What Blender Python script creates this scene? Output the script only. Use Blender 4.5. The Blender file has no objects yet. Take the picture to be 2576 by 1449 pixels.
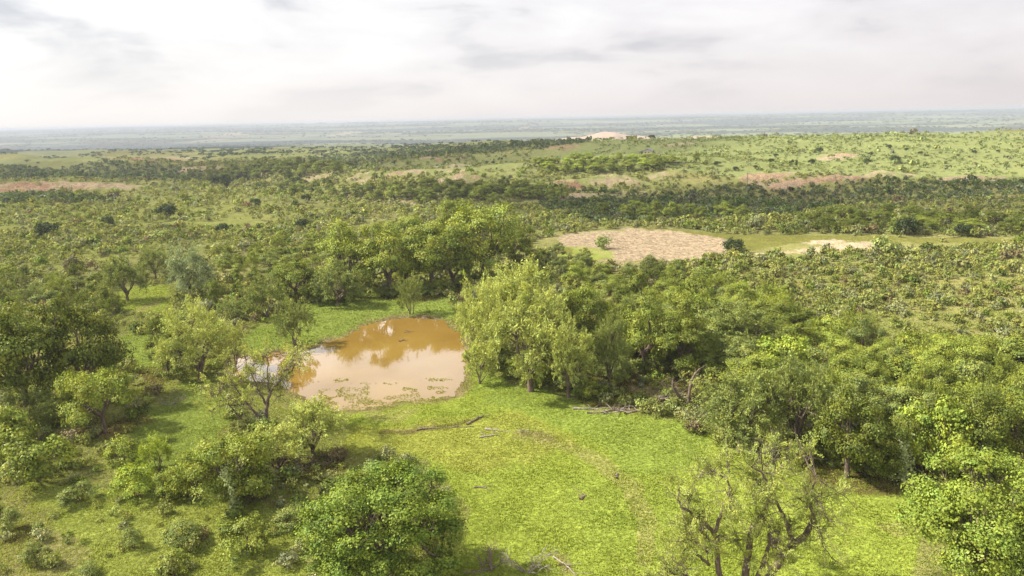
import bpy, math, numpy as np
from mathutils import Matrix, Vector
R_ = math.radians
sc = bpy.context.scene
COL = sc.collection

# ------------------------------------------------------------------ camera
CAM = np.array([0.0, 0.0, 34.0])
PITCH, ROLL, FP = R_(13.07), R_(1.22), 1839.0          # FP: focal length in units of a 2576 wide picture
cp, sp = math.cos(PITCH), math.sin(PITCH)
cr, sr = math.cos(ROLL), math.sin(ROLL)
FWD = np.array([0, cp, -sp]); r0 = np.array([1.0, 0, 0]); u0 = np.array([0, sp, cp])
RIGHT = r0 * cr - u0 * sr; UP = u0 * cr + r0 * sr
cd = bpy.data.cameras.new('camera'); co = bpy.data.objects.new('camera', cd); COL.objects.link(co)
cd.sensor_width = 36.0; cd.lens = 36.0 * FP / 2576.0; cd.clip_start = 0.5; cd.clip_end = 60000
m = Matrix(((RIGHT[0], UP[0], -FWD[0], CAM[0]), (RIGHT[1], UP[1], -FWD[1], CAM[1]), (RIGHT[2], UP[2], -FWD[2], CAM[2]), (0, 0, 0, 1)))
co.matrix_world = m
sc.camera = co

# ------------------------------------------------------------------ sky, sun, exposure
SUN_EL, SUN_AZ = 44.0, 278.0          # azimuth clockwise from +Y: the sun stands to the left
def sun_dir():
    e, a = R_(SUN_EL), R_(SUN_AZ)
    return np.array([math.cos(e) * math.sin(a), math.cos(e) * math.cos(a), math.sin(e)])
SD = sun_dir()
w = bpy.data.worlds.new("World"); sc.world = w; w.use_nodes = True
nt = w.node_tree; N = nt.nodes; L = nt.links; N.clear()
def nd(tree, kind, **kw):
    n = tree.nodes.new(kind)
    for k, v in kw.items():
        if hasattr(n, k): setattr(n, k, v)
        else: n.inputs[k].default_value = v
    return n
sky = nd(nt, 'ShaderNodeTexSky', sky_type='NISHITA', sun_disc=False, sun_elevation=R_(SUN_EL), sun_rotation=R_(SUN_AZ))
tc = nd(nt, 'ShaderNodeTexCoord'); sep = nd(nt, 'ShaderNodeSeparateXYZ'); L.new(tc.outputs['Generated'], sep.inputs[0])
def math_(tree, op, a=None, b=None, c=None, clamp=False):
    n = tree.nodes.new('ShaderNodeMath'); n.operation = op; n.use_clamp = clamp
    for i, v in enumerate((a, b, c)):
        if v is None: continue
        if isinstance(v, (int, float)): n.inputs[i].default_value = v
        else: tree.links.new(v, n.inputs[i])
    return n.outputs[0]
zz = math_(nt, 'ADD', math_(nt, 'MAXIMUM', sep.outputs[2], 0.0), 0.13)
cx = math_(nt, 'DIVIDE', sep.outputs[0], zz); cy = math_(nt, 'DIVIDE', sep.outputs[1], zz)
cmb = nd(nt, 'ShaderNodeCombineXYZ'); L.new(sep.outputs[0], cmb.inputs[0]); L.new(sep.outputs[1], cmb.inputs[1]); L.new(math_(nt, 'MULTIPLY', sep.outputs[2], 3.4), cmb.inputs[2])
no1 = nd(nt, 'ShaderNodeTexNoise', Scale=5.0, Detail=7.0, Roughness=0.5, Distortion=0.25); L.new(cmb.outputs[0], no1.inputs['Vector'])
no2 = nd(nt, 'ShaderNodeTexNoise', Scale=2.1, Detail=3.0, Roughness=0.5); L.new(cmb.outputs[0], no2.inputs['Vector'])
cl = math_(nt, 'ADD', math_(nt, 'MULTIPLY', no1.outputs[0], 0.6), math_(nt, 'MULTIPLY', no2.outputs[0], 0.4))
ramp = nd(nt, 'ShaderNodeValToRGB'); L.new(cl, ramp.inputs[0])
e = ramp.color_ramp.elements
e[0].position = 0.40; e[0].color = (0.66, 0.67, 0.71, 1); e[1].position = 0.58; e[1].color = (1.10, 1.10, 1.09, 1)
e2 = ramp.color_ramp.elements.new(0.47); e2.color = (0.96, 0.945, 0.95, 1)
# low sky: haze veil hides the cloud pattern near the horizon
veil = math_(nt, 'MULTIPLY', math_(nt, 'SUBTRACT', 0.13, sep.outputs[2]), 7.2, clamp=True)
mv = nd(nt, 'ShaderNodeMix', data_type='RGBA'); L.new(veil, mv.inputs[0]); L.new(ramp.outputs[0], mv.inputs[6]); mv.inputs[7].default_value = (0.95, 0.915, 0.91, 1)
# brighter towards the sun, duller and pinker away from it
lr = math_(nt, 'MULTIPLY_ADD', sep.outputs[0], -0.62, 0.42, clamp=True)
tint = nd(nt, 'ShaderNodeMix', data_type='RGBA'); L.new(lr, tint.inputs[0]); tint.inputs[6].default_value = (0.86, 0.82, 0.84, 1); tint.inputs[7].default_value = (1.12, 1.13, 1.11, 1)
ml = nd(nt, 'ShaderNodeMix', data_type='RGBA', blend_type='MULTIPLY'); ml.inputs[0].default_value = 1
L.new(mv.outputs[2], ml.inputs[6]); L.new(tint.outputs[2], ml.inputs[7])
bg1 = nd(nt, 'ShaderNodeBackground', Strength=0.1); L.new(sky.outputs[0], bg1.inputs[0])
# unseen bright sky band added for the pond reflection; overhead dimmed to cut fill
hi_ = nd(nt, 'ShaderNodeMapRange'); hi_.inputs[1].default_value = .15; hi_.inputs[2].default_value = .27; hi_.inputs[3].default_value = .46; hi_.inputs[4].default_value = 1.3; L.new(sep.outputs[2], hi_.inputs[0])
bg2 = nd(nt, 'ShaderNodeBackground', Strength=1.0); L.new(ml.outputs[2], bg2.inputs[0]); hj_ = nd(nt, 'ShaderNodeMapRange'); hj_.inputs[1].default_value = .30; hj_.inputs[2].default_value = .45; hj_.inputs[3].default_value = 1.0; hj_.inputs[4].default_value = .36; L.new(sep.outputs[2], hj_.inputs[0])
L.new(math_(nt, 'MULTIPLY', hi_.outputs[0], hj_.outputs[0]), bg2.inputs[1])
ms = nd(nt, 'ShaderNodeMixShader'); ms.inputs[0].default_value = 0.94
L.new(bg1.outputs[0], ms.inputs[1]); L.new(bg2.outputs[0], ms.inputs[2])
wo = nd(nt, 'ShaderNodeOutputWorld'); L.new(ms.outputs[0], wo.inputs[0])

sl = bpy.data.lights.new('sun', 'SUN'); sl.energy = 5.0; sl.angle = R_(1.6); sl.color = (1.0, 0.925, 0.80)
so = bpy.data.objects.new('sun', sl); COL.objects.link(so); so.location = (-200, 0, 300)
so.rotation_mode = 'QUATERNION'; so.rotation_quaternion = Vector(SD).to_track_quat('Z', 'Y')
sc.view_settings.view_transform = 'Standard'; sc.view_settings.look = 'None'
sc.view_settings.exposure = 1.12; sc.view_settings.gamma = 1.0; sc.view_settings.use_curve_mapping = False
cy_ = sc.cycles
cy_.max_bounces = 5; cy_.diffuse_bounces = 2; cy_.glossy_bounces = 2; cy_.transmission_bounces = 2
cy_.transparent_max_bounces = 6; cy_.volume_bounces = 1; cy_.use_denoising = True
cy_.caustics_reflective = False; cy_.caustics_refractive = False

# ------------------------------------------------------------------ helpers
rng = np.random.default_rng(7)
def vnoise(x, y, seed=0):
    xi = np.floor(x).astype(np.int64); yi = np.floor(y).astype(np.int64)
    fx = x - xi; fy = y - yi; fx = fx * fx * (3 - 2 * fx); fy = fy * fy * (3 - 2 * fy)
    def hsh(a, b):
        n = (a * 374761393 + b * 668265263 + seed * 1442695041) & 0xffffffff
        n = ((n ^ (n >> 13)) * 1274126177) & 0xffffffff
        return ((n ^ (n >> 16)) & 0xffff) / 65535.0
    return (hsh(xi, yi) * (1 - fx) + hsh(xi + 1, yi) * fx) * (1 - fy) + (hsh(xi, yi + 1) * (1 - fx) + hsh(xi + 1, yi + 1) * fx) * fy
def fbm(x, y, seed=0, o=4):
    s = 0; a = 0.5; t = 0
    for i in range(o):
        s = s + a * vnoise(x, y, seed + i * 17); t += a; x = x * 2.03 + 3.1; y = y * 2.03 + 1.7; a *= 0.5
    return s / t
def ss(a, b, x):
    t = np.clip((x - a) / (b - a), 0, 1); return t * t * (3 - 2 * t)
def inpoly(px, py, poly):
    poly = np.asarray(poly, float); res = np.zeros(px.shape, bool)
    x0, y0 = poly.min(0); x1, y1 = poly.max(0)
    idx = np.nonzero((px >= x0) & (px <= x1) & (py >= y0) & (py <= y1))
    if len(idx[0]) == 0: return res
    qx, qy = px[idx], py[idx]; r = np.zeros(qx.shape, bool); n = len(poly)
    for i in range(n):
        ax, ay = poly[i]; bx, by = poly[(i + 1) % n]
        if ay == by: continue
        c = ((ay > qy) != (by > qy)) & (qx < (bx - ax) * (qy - ay) / (by - ay) + ax)
        r ^= c
    res[idx] = r
    return res
def project(x, y, z):
    dx, dy, dz = x - CAM[0], y - CAM[1], z - CAM[2]
    f = dx * FWD[0] + dy * FWD[1] + dz * FWD[2]; ff = np.where(f > 1, f, 1)
    px = 1288 + FP * (dx * RIGHT[0] + dy * RIGHT[1] + dz * RIGHT[2]) / ff
    py = 724.5 - FP * (dx * UP[0] + dy * UP[1] + dz * UP[2]) / ff
    bad = f <= 1
    return np.where(bad, -9999, px), np.where(bad, -9999, py), f

# ------------------------------------------------------------------ terrain shape
def sdf(x, y, poly):                       # signed distance, negative inside
    d = np.full(x.shape, 1e9); n = len(poly)
    for i in range(n):
        ax, ay = poly[i]; bx, by = poly[(i + 1) % n]
        ex, ey = bx - ax, by - ay; t = np.clip(((x - ax) * ex + (y - ay) * ey) / (ex * ex + ey * ey + 1e-9), 0, 1)
        d = np.minimum(d, np.hypot(x - ax - t * ex, y - ay - t * ey))
    return np.where(inpoly(x, y, poly), -d, d)
def base_h(x, y):
    x = np.asarray(x, float); y = np.asarray(y, float)
    r = np.hypot(x, y)
    h = (fbm(x / 9, y / 9, 3, 3) - 0.5) * 0.5 * ss(0, 60, r)
    a = ss(170, 480, y)
    h = h + a * (fbm(x / 150, y / 105, 11, 4) - 0.5) * 15
    # slope rising behind the trees on the right
    h = h + 2.5 * ss(30, 90, x - 0.05 * y) * ss(70, 130, y) * (1 - ss(190, 240, y))
    # the bright hill on the right
    hr = ss(270, 640, y + 0.25 * x) * ss(-210, 90, x - 0.02 * y)
    h = h + 8.7 * hr
    # creek valley running away to the left, with a bank behind it
    yc = 345 - .9 * np.minimum(x + 35, 0) + 18 * np.sin(x / 40.0) - .15 * np.maximum(x + 35, 0); kx = 1 - ss(120, 200, x)
    h = h + kx * (-6.5 * np.exp(-((y - yc) / 38) ** 2) + 5.0 * np.exp(-((y - yc - 85) / 38) ** 2) - 4.5 * np.exp(-((y - yc - 190) / 60) ** 2) + 2 * np.exp(-((y - yc - 320) / 75) ** 2)) - 4.5 * ss(0, -200, x) * ss(480, 780, y)
    # left rises
    h = h + 3.0 * ss(-50, -160, x) * ss(170, 260, y) * (1 - ss(300, 420, y))
    # edge of the upland, then the wide valley
    edge = 700 + 170 * ss(0, -500, x) + 90 * (fbm(x / 300, y / 900, 5, 3) - 0.5)
    wd_ = 480 + 2300 * ss(.13, -.06, x / np.maximum(y, 1))
    d = ss(0, 1, (y - edge) / wd_)
    val = -66 + 38 * (fbm(x / 1300, y / 900, 21, 4) - 0.5) * ss(1200, 2500, r)
    far = ss(3500, 11000, y) * 74 + 34 * ss(2600, 5200, y) * (fbm(x / 2400 + 3, y / 1500, 31, 3) - 0.3) + 10*(fbm(x/700,y/4000,8,4)-.5)*ss(7000,12000,y)
    h = h * (1 - d) + (val + far) * d
    return h
MOUNDS = []                                 # (x, y, sx, sy, height)
POND = None; POND_Z = -0.42
def height(x, y):
    h = base_h(x, y)
    for (mx, my, sx, sy, hh) in MOUNDS:
        q = ((x - mx) / sx) ** 2 + ((y - my) / sy) ** 2
        k = q < 4
        if np.any(k): h[k] = h[k] + hh * .7 * np.exp(-q[k] * 1.3) * (.25 + 1.5 * np.abs(2 * fbm(x[k] / 13, y[k] / 6, 75, 4) - 1) ** .5)
    if POND is not None:
        near = (np.abs(x - PC[0]) < 60) & (np.abs(y - PC[1]) < 60)
        if np.any(near):
            d = sdf(x[near], y[near], POND) + (fbm(x[near] / 1.7, y[near] / 1.7, 9, 3) - 0.5) * 2.4
            k = ss(5.0, 0.5, d)
            hn = h[near] * (1 - k) + (-0.32) * k
            h[near] = hn - 0.7 * ss(0.8, -3.0, d)
    return h
def ground_at(px, py, hf=None):
    hf = hf or height
    d = FWD + RIGHT * ((px - 1288) / FP) - UP * ((py - 724.5) / FP)
    d = d / np.linalg.norm(d)
    t = np.concatenate([np.linspace(20, 300, 600), np.geomspace(301, 15000, 900)])
    P = CAM[None] + d[None] * t[:, None]
    z = hf(P[:, 0].copy(), P[:, 1].copy()); below = np.nonzero(P[:, 2] < z)[0]
    if len(below) == 0: return P[-1]
    i = below[0]; a = t[max(i - 1, 0)]; b = t[i]
    for _ in range(3):
        tt = np.linspace(a, b, 12); Q = CAM[None] + d[None] * tt[:, None]
        zz_ = hf(Q[:, 0].copy(), Q[:, 1].copy()); k = np.nonzero(Q[:, 2] < zz_)[0]
        k = k[0] if len(k) else 11
        a, b = tt[max(k - 1, 0)], tt[k]
    Q = CAM + d * b
    return np.array([Q[0], Q[1], float(hf(np.array([Q[0]]), np.array([Q[1]]))[0])])
def px_per_m(p):
    return FP / float(np.dot(np.asarray(p) - CAM, FWD))

POND_PX = [(930, 806), (985, 796), (1060, 793), (1120, 803), (1158, 830), (1172, 880), (1166, 930), (1164, 968), (1140, 992), (1085, 1000),
           (1020, 1004), (950, 1018), (900, 1026), (840, 1024), (800, 1010), (760, 985), (700, 962), (640, 950), (600, 938), (585, 915), (600, 896),
           (660, 890), (720, 878), (790, 872), (815, 856), (862, 846), (885, 826)]
# understorey along the edges of the groves is added further down
_p = [ground_at(a, b, base_h) for a, b in POND_PX]
pond_world = [(q[0], q[1]) for q in _p]
PC = (np.mean([q[0] for q in pond_world]), np.mean([q[1] for q in pond_world]))
# eroded mounds and little bluffs: pixel, half width px, height m
for (a, b, wpx, hh) in [(805, 450, 45, 4.5), (905, 448, 40, 4.5), (1010, 438, 42, 3), (1120, 422, 60, 2.5), (1165, 452, 60, 3.5), (1080, 400, 26, 2.5),
                        (1430, 465, 48, 4), (1530, 452, 50, 4.2), (1592, 463, 26, 3), (1690, 440, 50, 3), (1930, 447, 75, 3), (2110, 455, 70, 3.5), (2230, 443, 70, 3),
                        (2430, 452, 80, 2.5), (1980, 470, 50, 2.5), (90, 470, 130, 3.5), (230, 478, 120, 3), (1420, 372, 40, 3), (2110, 393, 45, 3), (1470, 495, 60, 2)]:
    q = ground_at(a, b, base_h); s = wpx / px_per_m(q)
    MOUNDS.append((q[0], q[1], s * 1.15, s * 0.5, hh))
q = (640.0, 3350.0); QUARRY = q           # quarry spoil heap beyond the hill, seen over the crest
POND = pond_world

# ------------------------------------------------------------------ ground colours (albedo) by place
G = dict(brush=(.20, .20, .07), olive=(.125, .13, .045), meadow=(.228, .278, .046), yellow=(.29, .27, .065), lush=(.185, .24, .045),
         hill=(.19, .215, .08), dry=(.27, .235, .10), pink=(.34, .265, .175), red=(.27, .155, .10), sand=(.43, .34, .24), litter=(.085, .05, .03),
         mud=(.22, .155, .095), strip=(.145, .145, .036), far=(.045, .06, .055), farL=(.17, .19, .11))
REG = [  # colour, opacity, edge jitter px, polygon
    ('hill', .9, 8, [(1500, 350), (1700, 338), (2576, 330), (2700, 470), (2400, 455), (2100, 440), (1850, 445), (1700, 428), (1640, 425), (1500, 425), (1380, 400)]),
    ('hill', .5, 8, [(880, 420), (1100, 395), (1400, 372), (1500, 350), (1500, 400), (1250, 430), (1050, 440), (900, 440)]),
    ('hill', .45, 12, [(1000, 430), (1400, 405), (1640, 432), (1700, 470), (1400, 470), (1050, 462)]),
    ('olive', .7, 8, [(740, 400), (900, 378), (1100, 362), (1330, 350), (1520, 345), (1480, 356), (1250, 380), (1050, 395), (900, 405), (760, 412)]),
    ('hill', .6, 8, [(0, 400), (200, 392), (420, 400), (300, 412), (120, 408), (0, 412)]),
    ('hill', .5, 9, [(480, 380), (900, 372), (880, 392), (600, 400)]),
    ('pink', .6, 8, [(420, 420), (560, 412), (600, 420), (520, 430), (430, 432)]),
    ('pink', .5, 6, [(250, 392), (480, 396), (500, 404), (300, 402)]),
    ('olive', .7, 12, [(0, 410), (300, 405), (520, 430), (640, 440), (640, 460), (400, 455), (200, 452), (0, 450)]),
    ('red', .85, 9, [(0, 458), (120, 458), (220, 466), (340, 476), (380, 484), (300, 492), (180, 486), (60, 482), (0, 486)]),
    ('hill', .45, 14, [(240, 480), (700, 470), (900, 480), (800, 500), (500, 500), (250, 512)]),
    ('meadow', .28, 20, [(0, 520), (500, 512), (900, 520), (700, 620), (400, 640), (0, 700)]),
    ('pink', .8, 4, [(435, 477), (480, 474), (540, 480), (500, 486)]),
    ('pink', .95, 9, [(1410, 592), (1480, 584), (1580, 576), (1690, 578), (1800, 592), (1835, 604), (1822, 640), (1800, 650), (1720, 660), (1650, 672), (1590, 688), (1520, 676), (1480, 664), (1540, 650), (1470, 630), (1400, 612)]),
    ('meadow', .7, 6, [(1400, 622), (1480, 618), (1550, 634), (1540, 650), (1470, 655), (1400, 648)]),
    ('strip', .95, 5, [(1560, 574), (1700, 576), (1850, 590), (2100, 592), (2350, 596), (2576, 600), (2700, 604), (2700, 616), (2400, 612), (2150, 608), (2000, 612), (1880, 632), (1830, 640), (1835, 604), (1700, 580)]),
    ('sand', .85, 5, [(1990, 606), (2100, 603), (2250, 612), (2240, 628), (2100, 634), (1960, 645), (1880, 640), (1990, 630), (2080, 618)]),
    ('strip', .8, 4, [(1300, 628), (1440, 622), (1440, 640), (1330, 642)]),
    ('pink', .8, 4, [(870, 512), (1000, 502), (1060, 506), (1040, 514), (900, 518)]),
    ('pink', .85, 4, [(1385, 500), (1450, 490), (1600, 482), (1640, 486), (1560, 494), (1420, 506)]),
    ('pink', .7, 4, [(1860, 455), (1990, 450), (2090, 440), (2260, 436), (2250, 446), (2150, 448), (2060, 458), (1950, 470), (1900, 470)]),
    ('red', .6, 3, [(1940, 455), (2060, 447), (2200, 452), (2150, 457), (2000, 462)]),
    ('sand', .8, 3, [(2350, 452), (2500, 448), (2560, 452), (2440, 458)]),
    ('pink', .8, 5, [(1880, 510), (1930, 506), (1925, 520), (1890, 530)]),
    ('dry', .7, 10, [(530, 690), (590, 665), (650, 668), (640, 700), (560, 722)]),
    ('meadow', .8, 8, [(300, 730), (360, 715), (430, 722), (440, 760), (400, 790), (330, 790), (290, 770)]),
    ('dry', .75, 4, [(318, 788), (400, 752), (432, 742), (425, 752), (380, 772), (335, 790)]),
    ('lush', .9, 14, [(300, 840), (390, 840), (420, 900), (400, 940), (330, 930)]),
    # banks of the pond and the big meadow
    ('lush', .9, 14, [(560, 880), (640, 830), (740, 770), (880, 750), (1000, 740), (1140, 750), (1150, 800), (1060, 790), (930, 800), (860, 845), (760, 872), (640, 892)]),
    ('lush', .85, 16, [(280, 1200), (350, 1060), (470, 960), (580, 950), (620, 1000), (560, 1080), (480, 1160), (420, 1260)]),
    ('meadow', 1, 22, [(880, 1020), (1000, 1005), (1170, 990), (1180, 920), (1300, 960), (1450, 1010), (1600, 1040), (1760, 1060), (1820, 1120), (2100, 1200), (2350, 1230), (2300, 1470),
                       (2500, 1560), (1100, 1560), (1180, 1300), (1050, 1150), (900, 1140), (860, 1080)]),
    ('yellow', .4, 26, [(870, 1080), (1020, 1060), (1300, 1040), (1430, 1100), (1350, 1160), (1200, 1200), (1050, 1140), (900, 1140)]),
    ('dry', .55, 12, [(920, 1030), (1060, 1034), (1010, 1060), (930, 1058)]),
    ('lush', .7, 26, [(1180, 930), (1400, 980), (1600, 1050), (1760, 1070), (1780, 1160), (1600, 1200), (1500, 1100), (1300, 1040), (1200, 990)]),
    ('lush', .25, 24, [(1400, 1200), (1600, 1180), (1720, 1280), (1650, 1400), (1450, 1380)]),
    ('dry', .35, 20, [(0, 1220), (500, 1260), (780, 1300), (800, 1500), (0, 1500)]),
    ('meadow', .75, 26, [(0, 1200), (500, 1250), (780, 1280), (800, 1500), (300, 1500), (200, 1350)]),
    ('mud', .85, 6, [(1290, 1086), (1345, 1084), (1400, 1100), (1390, 1112), (1330, 1100)]),
    ('mud', .8, 6, [(1060, 985), (1150, 955), (1172, 975), (1130, 1010), (1040, 1012)]),
    ('litter', .85, 5, [(945, 1087), (1080, 1075), (1150, 1066), (1205, 1050), (1208, 1058), (1150, 1076), (1085, 1085), (960, 1095)]),
    ('red', .9, 5, [(1095, 398), (1150, 396), (1190, 402), (1150, 407), (1100, 406)]), ('red', .93, 5, [(1375, 370), (1420, 364), (1450, 372), (1430, 380), (1390, 378)]),
    ('pink', .93, 5, [(2055, 398), (2090, 388), (2150, 384), (2165, 392), (2110, 402), (2070, 406)]), ('pink', .93, 5, [(1660, 364), (1700, 357), (1760, 356), (1740, 364), (1680, 370)]),
    ('pink', .93, 4, [(755, 452), (790, 441), (820, 441), (840, 452), (800, 458)]), ('pink', .93, 4, [(865, 455), (890, 440), (925, 440), (945, 452), (910, 460)]),
    ('pink', .93, 4, [(970, 440), (1040, 426), (1075, 430), (1040, 442), (990, 446)]), ('pink', .93, 4, [(1085, 455), (1150, 444), (1220, 446), (1180, 458), (1110, 462)]),
    ('pink', .93, 4, [(1090, 432), (1140, 420), (1200, 424), (1160, 432)]), ('red', .93, 4, [(1385, 470), (1420, 456), (1460, 462), (1490, 470), (1430, 478)]),
    ('pink', .93, 4, [(1480, 462), (1500, 448), (1550, 444), (1570, 456), (1530, 468)]), ('pink', .93, 4, [(1575, 470), (1600, 456), (1625, 458), (1610, 472)]),
    ('red', .8, 4, [(250, 398), (330, 394), (500, 402), (420, 406), (300, 404)]), ('pink', .8, 4, [(440, 424), (520, 418), (580, 424), (520, 434), (450, 432)]),
    ('mud', .6, 5, [(960, 1084), (1080, 1072), (1120, 1076), (1000, 1092)]),
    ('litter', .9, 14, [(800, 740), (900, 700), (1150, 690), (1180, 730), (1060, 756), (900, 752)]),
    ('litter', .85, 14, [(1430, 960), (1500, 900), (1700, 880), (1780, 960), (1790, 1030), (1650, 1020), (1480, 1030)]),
    ('pink', .55, 10, [(1600, 965), (1700, 965), (1770, 1000), (1680, 1005), (1580, 990)]),
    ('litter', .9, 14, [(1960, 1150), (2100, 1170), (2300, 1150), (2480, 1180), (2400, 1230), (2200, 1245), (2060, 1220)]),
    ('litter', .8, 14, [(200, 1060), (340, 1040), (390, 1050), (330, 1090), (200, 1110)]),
    ('red', .7, 6, [(220, 1098), (300, 1082), (350, 1078), (300, 1100), (230, 1106)]),
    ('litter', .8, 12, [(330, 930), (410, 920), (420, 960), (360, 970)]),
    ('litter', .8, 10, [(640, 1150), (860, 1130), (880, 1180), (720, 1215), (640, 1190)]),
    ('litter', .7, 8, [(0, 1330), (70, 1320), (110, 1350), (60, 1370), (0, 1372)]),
    ('dry', .6, 8, [(2190, 1140 + 180), (2350, 1300), (2330, 1350), (2250, 1350)]),
    ('dry', .6, 8, [(1290, 1092), (1420, 1108), (1530, 1150), (1610, 1220), (1650, 1320), (1640, 1420), (1600, 1420), (1600, 1320), (1560, 1230), (1490, 1170), (1400, 1125), (1290, 1105)]),
    ('dry', .5, 6, [(1395, 1395), (1425, 1395), (1450, 1449), (1420, 1449)]),
]
def shade_ground(x, y, px, py):
    n = x.size; c = np.empty((n, 3)); r = np.hypot(x, y)
    t1 = fbm(x / 14, y / 14, 40, 4)[:, None]; t2 = fbm(x / 60, y / 45, 41, 4)[:, None]
    mixc = lambda a, b, t: a * (1 - t) + b * t
    g = {k: np.array(v) for k, v in G.items()}
    c[:] = g['brush']
    c = mixc(c, g['dry'][None], ss(.50, .72, t1) * .5)
    c = mixc(c, g['olive'][None], ss(.5, .3, t2) * .6)
    # valley
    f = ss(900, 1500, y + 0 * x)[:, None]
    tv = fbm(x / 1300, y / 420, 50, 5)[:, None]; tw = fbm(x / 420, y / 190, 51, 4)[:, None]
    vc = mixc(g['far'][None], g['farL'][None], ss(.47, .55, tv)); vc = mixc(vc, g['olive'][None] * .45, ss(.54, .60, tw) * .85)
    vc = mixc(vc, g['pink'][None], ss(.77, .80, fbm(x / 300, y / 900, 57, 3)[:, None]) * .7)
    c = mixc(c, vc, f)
    qd = ((x - 560) / 330) ** 2 + ((y - 3300) / 300) ** 2
    jx = (fbm(x / 3.0 + 5, y / 3.0, 60, 4) - .5) * 2; jy = (fbm(x / 3.0, y / 3.0 + 9, 61, 4) - .5) * 2
    jx2 = (fbm(x / 25 + 5, y / 25, 62, 4) - .5) * 2; jy2 = (fbm(x / 25, y / 25 + 9, 63, 4) - .5) * 2
    far_ = r > 250
    jx = np.where(far_, jx2, jx); jy = np.where(far_, jy2, jy)
    fine = rng.random((4, n))
    brk = np.where(r < 330, ss(.40, .50, fbm(x / 5, y / 2.6, 73, 4)), ss(.36, .48, fbm(x / 20, y / 9, 74, 4)))[:, None]
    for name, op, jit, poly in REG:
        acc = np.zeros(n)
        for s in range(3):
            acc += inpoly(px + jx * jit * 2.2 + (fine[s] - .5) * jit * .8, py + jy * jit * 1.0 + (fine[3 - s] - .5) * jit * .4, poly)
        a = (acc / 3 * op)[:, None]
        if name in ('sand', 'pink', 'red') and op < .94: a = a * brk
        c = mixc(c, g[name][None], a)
    for (mx, my, sx, sy, hh) in MOUNDS:
        qv = ((x - mx) / sx) ** 2 + ((y - my) / sy) ** 2 + (fbm(x / 6, y / 6, 70, 3) - .5) * 1.6
        a = ss(1.0, .55, qv)[:, None] * .9 * ss(.37, .47, fbm(x / 17, y / 6, 72, 5))[:, None]
        tr = ss(.4, .6, fbm(x / 25, y / 25, 71, 2))[:, None]
        c = mixc(c, mixc(g['pink'][None], g['red'][None] * 1.15, tr * .5), a)
    # sandy silt round the pond
    near = (np.abs(x - PC[0]) < 60) & (np.abs(y - PC[1]) < 60)
    if near.any():
        d = sdf(x[near], y[near], POND) + (fbm(x[near] / 2, y[near] / 2, 9, 3) - .5) * 2
        a = ss(1.6, .2, d)[:, None] * .85
        c[near] = mixc(c[near], g['mud'][None], a)
    return c

# ------------------------------------------------------------------ mesh helpers
def mesh_np(name, V, F, col=None, mats=(), smooth=False, mi=None):
    me = bpy.data.meshes.new(name)
    V = np.ascontiguousarray(V, np.float32); F = np.ascontiguousarray(F, np.int32); k = F.shape[1]
    me.vertices.add(len(V)); me.vertices.foreach_set('co', V.ravel())
    me.loops.add(F.size); me.loops.foreach_set('vertex_index', F.ravel())
    me.polygons.add(len(F)); me.polygons.foreach_set('loop_start', np.arange(0, F.size, k, dtype=np.int32))
    if smooth: me.polygons.foreach_set('use_smooth', np.ones(len(F), bool))
    if mi is not None: me.polygons.foreach_set('material_index', np.ascontiguousarray(mi, np.int32))
    if col is not None:
        at = me.attributes.new('tint', 'FLOAT_COLOR', 'POINT')
        c4 = np.ones((len(V), 4), np.float32); c4[:, :3] = col; at.data.foreach_set('color', c4.ravel())
    for mm in mats: me.materials.append(mm)
    me.update(calc_edges=True); me.validate()
    return me
def link(o, parent=None):
    COL.objects.link(o)
    if parent is not None: o.parent = parent
    return o
def obj(name, me, parent=None, loc=(0, 0, 0)):
    o = bpy.data.objects.new(name, me); o.location = loc; return link(o, parent)
def thing(name, label, cat, loc=(0, 0, 0), rz=0.0, group=None, scale=(1, 1, 1)):
    o = bpy.data.objects.new(name, None); o.location = loc; o.rotation_euler = (0, 0, rz); o.scale = scale
    link(o); tag(o, label, cat, group); return o
def tag(o, label, cat, group=None, kind=None):
    o['label'] = label; o['category'] = cat
    if group: o['group'] = group
    if kind: o['kind'] = kind
    return o
def norm(a): return a / (np.linalg.norm(a, axis=-1, keepdims=True) + 1e-9)
def leaf_quads(C, A, Nn, Ln, W):
    A = norm(A); B = norm(np.cross(Nn, A)); Ln = np.asarray(Ln).reshape(-1, 1); W = np.asarray(W).reshape(-1, 1)
    V = np.stack([C - A * Ln / 2, C + B * W / 2 - A * Ln * .05, C + A * Ln / 2, C - B * W / 2 - A * Ln * .05], 1).reshape(-1, 3)
    return V
def tube(P, Rr, n=6):
    P = np.asarray(P, float); Rr = np.asarray(Rr, float); T = norm(np.gradient(P, axis=0))
    ref = np.array([0.31, 0.17, 0.93]) if abs(T[0, 2]) < .8 else np.array([.9, .3, .1])
    U = norm(np.cross(T, ref)); W = norm(np.cross(T, U)); a = np.arange(n) * 2 * math.pi / n
    V = (P[:, None] + Rr[:, None, None] * (np.cos(a)[None, :, None] * U[:, None] + np.sin(a)[None, :, None] * W[:, None])).reshape(-1, 3)
    i = np.arange(len(P) - 1)[:, None] * n; j = np.arange(n)[None]
    F = np.stack([i + j, i + (j + 1) % n, i + n + (j + 1) % n, i + n + j], -1).reshape(-1, 4)
    return V, F
class Wood:
    def __init__(s): s.V = []; s.F = []; s.n = 0
    def add(s, P, Rr, n=6):
        V, F = tube(P, Rr, n); s.V.append(V); s.F.append(F + s.n); s.n += len(V)
    def mesh(s, name, mat):
        return mesh_np(name, np.concatenate(s.V), np.concatenate(s.F), None, [mat], True)
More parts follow.
